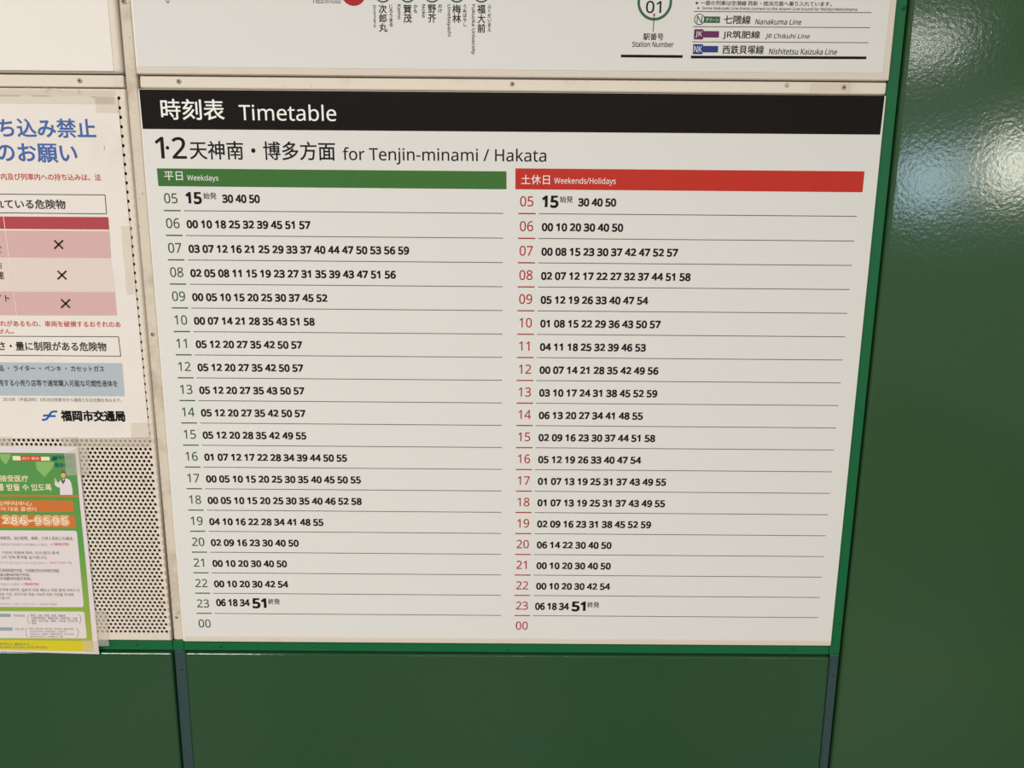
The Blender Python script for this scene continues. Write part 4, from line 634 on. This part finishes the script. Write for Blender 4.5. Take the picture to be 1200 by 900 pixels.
# ------------------------------------------------------------------ blank board, top left
ub = thing('blank_board', 'blank white board in a cream frame, top left above the notice', 'board', (-0.34, 0.0, 1.667))
quad_prism('frame', [(-0.640, UZ), (-0.0362, UZ), (-0.0366, 1.6682), (-0.640, 1.6682)], 0.0, 0.020, MT['cream'], ub, bevel=0.0040, seg=4)
quad_prism('sheet', [(-0.630, UZ - 0.008), (-0.0450, UZ - 0.008), (-0.0456, 1.6706), (-0.630, 1.6706)], -0.0006, 0.0006, MT['ulsheet'], ub)

# ------------------------------------------------------------------ perforated panel
pp = thing('perforated_panel', 'cream perforated steel panel behind the notice and the green flyer', 'perforated panel', (-0.34, 0.0, 0.931))
HP = 0.00630; HR = 0.00208; RZ = 0.005436
hx0, hz0 = -0.0430, 0.9445                     # last hole of the outer rows, lowest row
NC, NR = 72, 129
def perforated():
    vs, fs, mi = [], [], []
    n = 12
    cir = [(HR*math.cos(math.pi*(2*k+0)/n + math.pi/2), HR*math.sin(math.pi*(2*k)/n + math.pi/2)) for k in range(n)]
    R = HP/math.sqrt(3)
    hexa = []
    for k in range(n):
        a = math.pi*2*k/n + math.pi/2
        rr = R if k % 2 == 0 else HP/2
        hexa.append((rr*math.cos(a), rr*math.sin(a)))
    def plain(x, z):                            # cells of the outer rows without a hole
        b = len(vs); vs.extend((x + u, 0.0, z + v) for u, v in hexa); fs.append(tuple(range(b, b + n)))
    for r in (-1, NR):
        for c in range(0, NC): plain(hx0 - 0.0006*(1.0 - r/NR) - c*HP - (HP/2 if r % 2 else 0.0), hz0 + r*RZ)
    for r in range(NR):
        z = hz0 + r*RZ
        lean = -0.0006*(1.0 - r/NR)             # the edge of the panel leans a little
        for c in ((-1, NC) if r % 2 else (NC,)): plain(hx0 + lean - c*HP - (HP/2 if r % 2 else 0.0), z)
        for c in range(NC):
            x = hx0 + lean - c*HP - (HP/2 if r % 2 else 0.0)
            b = len(vs)
            vs += [(x + u, 0.0, z + v) for u, v in hexa] + [(x + u, 0.0, z + v) for u, v in cir] + [(x + u, 0.0014, z + v) for u, v in cir]
            for k in range(n):
                j = (k + 1) % n
                fs.append((b + k, b + j, b + n + j, b + n + k))
                fs.append((b + n + k, b + n + j, b + 2*n + j, b + 2*n + k))
    me = bpy.data.meshes.new('perforated_sheet'); me.from_pydata(vs, [], fs); me.update()
    return me
sheet = link('perforated_sheet', perforated(), MT['perf'], pp)
# plain margin: a frame with a rolled front edge that overlaps the perforated field by a hair behind
def margin():
    zt, zb = 1.6510, 0.9308
    xr_t, xr_b = -0.0356, -0.0380
    bm = bmesh.new()
    top_in = hz0 + (NR - 1)*RZ + 0.0030; bot_in = hz0 - 0.0030
    ri_t, ri_b = hx0 + 0.0023, hx0 + 0.0018
    li = hx0 - 0.0022 - (NC - 1)*HP - 0.0004; lo = -0.640
    out = [(lo, zt), (xr_t, zt), (xr_b, zb), (lo, zb)]; inn = [(li, top_in), (ri_t, top_in), (ri_b, bot_in), (li, bot_in)]
    e = 0.0022
    mid = [(lo + e, zt - e), (xr_t - e, zt - e), (xr_b - e, zb + e), (lo + e, zb + e)]
    def ringv(pts, y): return [bm.verts.new((x, y, z)) for x, z in pts]
    A, B = ringv(inn, 0.00002), ringv(mid, 0.00002)
    rings = [A, B]
    for t in (30, 60, 90):
        a = math.radians(t); f = 1 - math.sin(a)
        pts = [(m_[0] + (o_[0] - m_[0])*math.sin(a), m_[1] + (o_[1] - m_[1])*math.sin(a)) for m_, o_ in zip(mid, out)]
        rings.append(ringv(pts, 0.00002 + e*(1 - math.cos(a))))
    rings.append(ringv(out, 0.020))
    for a, b in zip(rings, rings[1:]):
        for k in range(4):
            j = (k + 1) % 4
            bm.faces.new((a[k], a[j], b[j], b[k])).smooth = b is not B
    bmesh.ops.recalc_face_normals(bm, faces=bm.faces)
    me = bpy.data.meshes.new('margin'); bm.to_mesh(me); bm.free(); return me
link('margin', margin(), MT['perf'], pp)

# ------------------------------------------------------------------ prohibited goods notice
YN = -0.0012
nt_ = thing('notice_poster', 'white paper notice on dangerous goods with pink table and three crosses, taped to perforated panel', 'notice', (-0.19, YN, 1.219))
nl = -0.342
quad_prism('paper', [(nl, 1.6418), at(137.4, 112.4, YN), at(174.9, 512.8, YN), (nl, 1.2170)], YN, YN + 0.0005, MT['paper'], nt_)
Y1, Y2 = YN - 0.0002, YN - 0.0004
p = Print()
p.text('持ち込み禁止', (-27.5, 138.6, 112, 161.4), Y1, bold=0.022)
p.text('のお願い', (-4, 168, 90.4, 190.6), Y1, bold=0.022)
p.build('headline', Y1, MT['nblue'], nt_)
label_text('warning_lettering', '内及び列車内への持ち込みは、法', (1, 203.4, 118.2, 211.6), Y1, MT['nred'], nt_, bold=0.02)
def px_frame(p, pts, t, Y):
    for a, b in zip(pts, pts[1:] + pts[:1]): p.pxline(*a, *b, t, Y)
p = Print(); px_frame(p, [(-60, 227.6), (123, 228.4), (124.9, 250.6), (-60, 249.2)], 0.0009, Y1)
p.build('heading_box', Y1, MT['soft'], nt_)
label_text('heading_lettering', '禁止されている危険物', (-44, 233.4, 76.6, 244.8), Y1, MT['soft'], nt_, bold=0.022)
flat('table_header', [pxpoly([(-60, 254), (126.8, 254.4), (128, 269), (-60, 268.4)], Y1)], Y1, MT['ncrim'], nt_)
flat('table_row', [pxpoly([(-60, 270.4), (128.1, 270.8), (130.1, 302.6), (-60, 301.8)], Y1)], Y1, MT['npink'], nt_)
flat('table_row', [pxpoly([(-60, 302.6), (130.1, 303.4), (134.6, 341.8), (-60, 341.2)], Y1)], Y1, MT['npale'], nt_)
flat('table_row', [pxpoly([(-60, 341.8), (134.6, 342.4), (137, 369.6), (-60, 370)], Y1)], Y1, MT['npink'], nt_)
Print().pxline(4, 254.2, 19.5, 369.8, 0.0008, Y2).build('column_rule', Y2, MT['paper'], nt_)
for x, y in ((68.7, 286.6), (72.6, 322.4), (76.8, 355.8)):
    p = Print(); p.pxline(x-5.2, y-5, x+5.2, y+5, 0.0022, Y2); p.pxline(x-5.2, y+5, x+5.2, y-5, 0.0022, Y2)
    p.build('cross_mark', Y2, MT['soft'], nt_)
p = Print()
p.text('など', (-8, 288.4, 1.8, 296.2), Y2, bold=0.015).text('方', (-5, 306.8, 2.6, 315), Y2, bold=0.015)
p.text('運', (-5, 318.6, 4.6, 327.4), Y2, bold=0.015).text('マイト', (-16, 345.6, 11.4, 353.6), Y2, bold=0.015)
p.build('table_lettering', Y2, MT['soft'], nt_)
p = Print()
p.text('それがあるもの、車両を破損するおそれのあ', (-7, 376, 141, 383.2), Y1, bold=0.018)
p.text('ません。', (-9.5, 385.4, 16, 391.2), Y1, bold=0.018)
p.build('warning_lettering', Y1, MT['nred'], nt_)
p = Print(); px_frame(p, [(-60, 394.4), (138.8, 394.6), (141.6, 417.4), (-60, 416.4)], 0.0009, Y1)
p.build('heading_box', Y1, MT['soft'], nt_)
label_text('heading_lettering', 'さ・量に制限がある危険物', (-2, 400.4, 124.6, 411.4), Y1, MT['soft'], nt_, bold=0.022)
flat('table_row', [pxpoly([(-60, 424.6), (143, 425.6), (146.2, 464.4), (-60, 463.6)], Y1)], Y1, MT['nsteel'], nt_)
p = Print()
p.text('品 ・ ライター ・ ペンキ ・ カセットガス', (-1.5, 428.4, 122, 435.4), Y2, bold=0.018)
p.text('用する小売り店等で通常購入可能な可燃性液体を', (-2, 445.2, 137.6, 453), Y2, bold=0.016)
p.build('table_lettering', Y2, MT['soft'], nt_)
label_text('small_print', '2016年（平成28年）4月28日発車分から適用となる仕様を含みます。', (3.6, 466.2, 142.4, 470.8), Y1, MT['grey'], nt_)
# emblem: two bent blue strokes crossed like a running letter
def stroke(p, pts, t, Y):
    pts = [at(x, y, Y) for x, y in pts]
    a = Vector((0, 0)); L, R = [], []
    for i, q in enumerate(pts):
        q = Vector(q)
        u = (Vector(pts[min(i+1, len(pts)-1)]) - Vector(pts[max(i-1, 0)])).normalized()
        nrm = Vector((-u.y, u.x))*t/2
        L.append(tuple(q + nrm)); R.append(tuple(q - nrm))
    for i in range(len(pts)-1): p.loop([R[i], R[i+1], L[i+1], L[i]], 9e-6*len(p.f))
p = Print()
stroke(p, [(67, 482.1), (62.4, 482.2), (60, 483.2), (58.2, 485.6), (56.2, 489.2), (54.2, 491.4), (52, 492), (49, 492)], 0.0026, Y1)
stroke(p, [(65.2, 487.6), (61, 487.6), (58.4, 487.6), (56.6, 488)], 0.0026, Y1)
stroke(p, [(59.6, 486.8), (57, 486.8), (52, 486.9), (50.6, 487.8)], 0.0026, Y1)
p.build('emblem', Y1, MT['logo'], nt_)
label_text('office_lettering', '福岡市交通局', (71, 480.8, 146.6, 494.2), Y1, MT['ink'], nt_, bold=0.046)
# clear tape along the edges
YT = YN - 0.0007
for pts in ([(-70, 103.6), (133.2, 104.6), (134.6, 122), (-70, 121)],
            [(110.8, 112.8), (137, 113.2), (139, 132), (112.4, 131.6)],
            [(141, 264.4), (153, 264.4), (158, 345), (148, 345)],
            [(152.6, 495), (175.4, 494.6), (176.4, 523.2), (85, 522), (84.4, 513), (153.6, 513.2)],
            [(-30, 511), (13.6, 511), (14, 521.8), (-30, 521.4)], [(71.8, 511.2), (91, 511.2), (92, 523), (72, 522.6)]):
    flat('clear_tape', [pxpoly(pts, YT)], YT, MT['tape'], nt_)

p = Print()
for a in ((52, 107.6, 60, 103.4), (60, 103.4, 66.5, 103.2), (66.5, 103.2, 72.4, 107.8), (7, 102.9, 16, 103.1), (29, 102.7, 36, 103.1), (50, 102.6, 56, 103),
          (91, 104, 93.5, 105.6), (93, 106, 91.4, 108.6), (91.4, 108.6, 93.4, 110), (0, 111.9, 24, 112.2), (36, 112.1, 58, 112.4), (107, 113.4, 112, 114)): p.pxline(*a, 0.00045, YT - 0.0001)
p.build('scuff_marks', YT - 0.0001, MT['scuff'], nt_)
Print().pxline(122, 170.6, 122.4, 176, 0.0005, Y1).build('crease', Y1, MT['grey'], nt_)

# ------------------------------------------------------------------ green clinic flyer
YF = -0.0020
fl = thing('clinic_flyer', 'green and orange laminated flyer with a doctor and a telephone number, bottom left', 'flyer', (-0.24, YF, 0.911))
quad_prism('paper', [(-0.3490, 1.2088), at(91.2, 523.4, YF), at(116.2, 766.6, YF), (-0.3490, 0.9158)], YF, YF + 0.0006, MT['fpaper'], fl)
F1, F2, F3, F4 = YF - 0.0002, YF - 0.0003, YF - 0.0004, YF - 0.0005
flat('green_ground', [pxpoly([(-60, 530.4), (88, 531.2), (92.4, 580), (100.4, 660), (109.4, 763.4), (-60, 760.6)], F1)], F1, MT['fgreen'], fl)
flat('foot_band', [pxpoly([(-60, 749.6), (108.6, 751.4), (109.6, 763.6), (-60, 760.8)], F2)], F2, MT['yellow'], fl)
for pts in ([(-1, 532), (12.5, 532), (12.2, 536), (7, 544.2), (1.6, 539.4)], [(41.5, 541), (63.6, 541), (62, 548), (52.2, 559.2), (43, 550)]):
    flat('heart_shape', [pxpoly(pts, F2)], F2, MT['heart'], fl)
flat('badge', [pxrect(14.8, 534.4, 24.2, 539.4, F3)], F3, MT['cream_p'], fl)
rbdg = flat('badge', [pxround(24.4, 533.8, 47.6, 540.4, 1, F3)], F3, MT['badge'], fl)
label_text('badge_lettering', '医疗 翻译', (26.2, 535.6, 46, 538.8), F4, MT['cream_p'], rbdg)
flat('badge', [pxrect(48, 535.4, 58.2, 539.8, F3)], F3, MT['cream_p'], fl)
p = Print()
for x, y in ((63, 536), (65, 538.4), (61.8, 538.6), (66.4, 535.8)): p.loop(disc(*at(x, y, F3), 0.0022, n=10))
p.text('医疗电话', (69, 533.8, 84.4, 538.6), F3, bold=0.03).text('翻译中心', (64, 542.4, 84.4, 547.8), F3, bold=0.03)
p.build('sponsor_lettering', F3, MT['fteal'], fl)
p = Print()
p.text('安心接受医疗', (-17, 556.8, 33.2, 564.6), F3, bold=0.012)
p.text('를 받을 수 있도록', (-3, 567, 60.4, 575.2), F3, bold=0.018)
p.build('headline', F3, MT['cream_p'], fl)
# printed figure of a doctor, no features at this size
coat = flat('doctor_picture', [pxpoly([(70.4, 580), (70.2, 571), (68, 571.4), (64.4, 568.4), (63.8, 564.6), (66.2, 562.8), (68.2, 566.4), (70.4, 563.2), (73, 561.4), (77.6, 560.6), (81.6, 562.4), (83.4, 566), (85, 574), (85.2, 580)], F3)], F3, MT['coat'], fl)
flat('face', [disc(*at(74, 556.4, F4), 0.0030, 0.0042, 20)], F4, MT['skin'], coat)
flat('hair', [pxpoly([(71, 556), (71.2, 553), (74, 551.8), (76.6, 553), (77, 556), (75.6, 554.2), (72.4, 554.4)], F4 - 0.0001)], F4 - 0.0001, MT['hair'], coat)
flat('hand', [pxpoly([(63.6, 565), (63.6, 561.6), (64.6, 559), (65.2, 561), (66.2, 562.4), (66, 565)], F4)], F4, MT['skin'], coat)
flat('collar', [pxpoly([(71.4, 563), (73, 560.8), (74, 563.6), (76, 560.4), (76.4, 563.4), (74.6, 566.8), (73, 566.6)], F4)], F4, MT['ftaupe'], coat)
flat('divider', [pxpoly([(-60, 579.6), (92, 580.4), (92.4, 582.6), (-60, 581.6)], F3)], F3, MT['orange'], fl)
flat('orange_box', [pxround(-60, 586.2, 86.2, 599.2, 1.5, F2)], F2, MT['orange'], fl)
p = Print()
p.text('对应呼叫中心', (-12.6, 587.2, 37.4, 592.8), F3, bold=0.006).text('외국어 대응 콜센터', (-12, 594, 42.4, 599), F3, bold=0.006)
p.build('call_lettering', F3, MT['cream_p'], fl)
flat('orange_box', [pxround(-60, 603, 88.4, 618.4, 1.8, F2)], F2, MT['orange'], fl)
N_ = '286-9595'
a = Print().text(N_, (0.9, 604.0, 81.4, 616.2), F3, bold=0.135, track=0.16).build('telephone_number', F3, MT['cream_p'], fl)
b = Print().text(N_, (1.6, 604.9, 80.7, 615.4), F3, bold=0.085, track=0.16).build('number_outline', F3 - 0.00012, MT['orange'], a)
c = Print().text(N_, (2.4, 605.9, 79.9, 614.5), F3, bold=0.035, track=0.16).build('number_face', F3 - 0.00024, MT['cream_p'], a)
def tilted_box(x0, y0, x1, y1, x2, y2, Y, r=3.0):
    return pxpoly([(x0, y0), (x1 - r, y0 + 0.3), (x1 - 0.6, y0 + 1.0), (x1, y0 + r), (x2, y2 - r), (x2 - 0.4, y2 - 0.8), (x2 - r + 1, y2), (x0, y2 - 0.3)], Y)
flat('text_box', [tilted_box(-60, 621.6, 90.2, 622, 98, 711.6, F2)], F2, MT['fpaper'], fl)
p = Print()
for s, bx_ in (('翻译医院，运行医院、病患、口译人员的三方通话。', (-4, 628.8, 86.2, 633)),
             ('의료 기관의 의뢰에 따라, 의사-환자-통역', (-8, 646, 68.6, 650)),
             ('자의 3자 전화 통역을 실시합니다.', (-8, 651.2, 55.4, 655)),
             ('关于医院和医疗内容，可用通过的日本的医疗制度、', (-4, 666.6, 70.4, 670.8)),
             ('可通过翻译的医疗机构、', (-4, 671.8, 35.6, 675.4)), ('用外语翻译的医疗机构。', (-4, 676.2, 36.8, 680)),
             ('문의에 대하여, 일본의 의료 제도나 의료 통역 서비스가', (-2, 689.6, 93.2, 693.6)),
             ('의료 기관, 외국어로 대응 가능한 의료 기관을 안내해', (-2, 694.8, 86, 698.6)), ('드립니다.', (-1, 699, 12.4, 702.6))):
    p.text(s, bx_, F3, bold=0.012)
p.build('text_lines', F3, MT['ftaupe'], fl)
r_ = Print()
for s, bx_ in (('医院和医疗机构都可以使用翻译人员服务。', (-2, 636.6, 56, 639.8)), ('의료 기관 이용 대상자는 이용자 부담은 없습니다.', (-2, 658.2, 55.4, 661.2)),
             ('个别医疗人员费用', (-2, 683.2, 22.4, 686.2)), ('통화료는 이용자 개인이 부담 ―', (0.8, 706.6, 46, 709.4))):
    label_text('small_print', s, bx_, F3, MT['pill'], fl)
r_.text('※不翻译医疗费用', (59.4, 636.2, 80.4, 639.6), F3, bold=0.012).text('24시간 무료로 이용', (58, 658, 84, 661), F3)
r_.text('※不翻译医疗费用', (25, 683, 45.4, 686.2), F3, bold=0.012).text('24시간 무료로', (46.6, 706.6, 66.8, 709.6), F3)
r_.build('red_lettering', F3, MT['nred'], fl)
flat('text_box', [tilted_box(-60, 716.4, 99, 716.8, 101.6, 748.2, F2, 2.5)], F2, MT['fpaper'], fl)
flat('pill', [pxround(-60, 719, 12.6, 722.8, 1.8, F3)], F3, MT['pill'], fl)
flat('pill', [pxround(-60, 735, 14.8, 738.9, 1.8, F3)], F3, MT['pill'], fl)
p = Print()
p.text('可用语言', (15.6, 720, 29.4, 723), F3).text('이용 언어', (17, 735.8, 28.2, 738.6), F3)
for s, bx_ in (('英语、汉语、韩语、泰语、越南语', (36, 720, 76.4, 722.8)), ('印度尼西亚语、葡萄牙语、西班牙语、法语', (36.4, 723.2, 90.4, 725.8)),
             ('德语、意大利语、俄语、马来语、尼泊尔语', (36.8, 726.4, 91, 729)), ('等等', (37.2, 729.6, 42.4, 731.8)),
             ('영어, 중국어, 한국어, 태국어, 베트남어', (34.6, 735.8, 86, 738.4)), ('인도네시아어, 포르투갈어, 스페인어', (35, 739, 77, 741.4)),
             ('프랑스어, 독일어, 이탈리아어, 러시아어', (35.2, 742, 86, 744.4)), ('말레이어, 네팔어 등', (35.4, 745, 74, 747.2))):
    p.text(s, bx_, F3, bold=0.004)
for pts in ([(34.4, 720), (32.6, 722), (32.2, 725), (33, 729), (35, 731.4)], [(91.8, 720), (94, 722), (94.6, 725.6), (94, 729), (92.6, 730.8)],
            [(32.4, 735.6), (30.6, 738), (30.2, 741), (31, 745), (33, 747.2)], [(89, 735.4), (91.4, 738), (92, 741.4), (91.2, 745), (89.4, 747)]):
    for a, b in zip(pts, pts[1:]): p.pxline(*a, *b, 0.0005, F3)
p.build('language_list', F3, MT['ftaupe'], fl)
p = Print()
p.text('医疗中心 翻译中心', (-2, 753.4, 35.4, 756.2), F3).text('의료 통역에 관한 문의는 여기로 연락하세요', (-2, 757.2, 55.4, 760), F3)
p.build('foot_lettering', F3, MT['ftaupe'], fl)
YT = YF - 0.0008
for pts in ([(75, 531.4), (91.6, 523.4), (102.4, 523.6), (104.6, 556.8), (77.6, 557.4)], 
            [(110.6, 714.8), (124.4, 715.4), (127, 752.6), (113.8, 752.8)], [(97, 749.8), (127.6, 751.8), (127.8, 757), (115.6, 757.4), (115.2, 765), (97.6, 763.8)]):
    flat('clear_tape', [pxpoly(pts, YT)], YT, MT['tape'], fl)
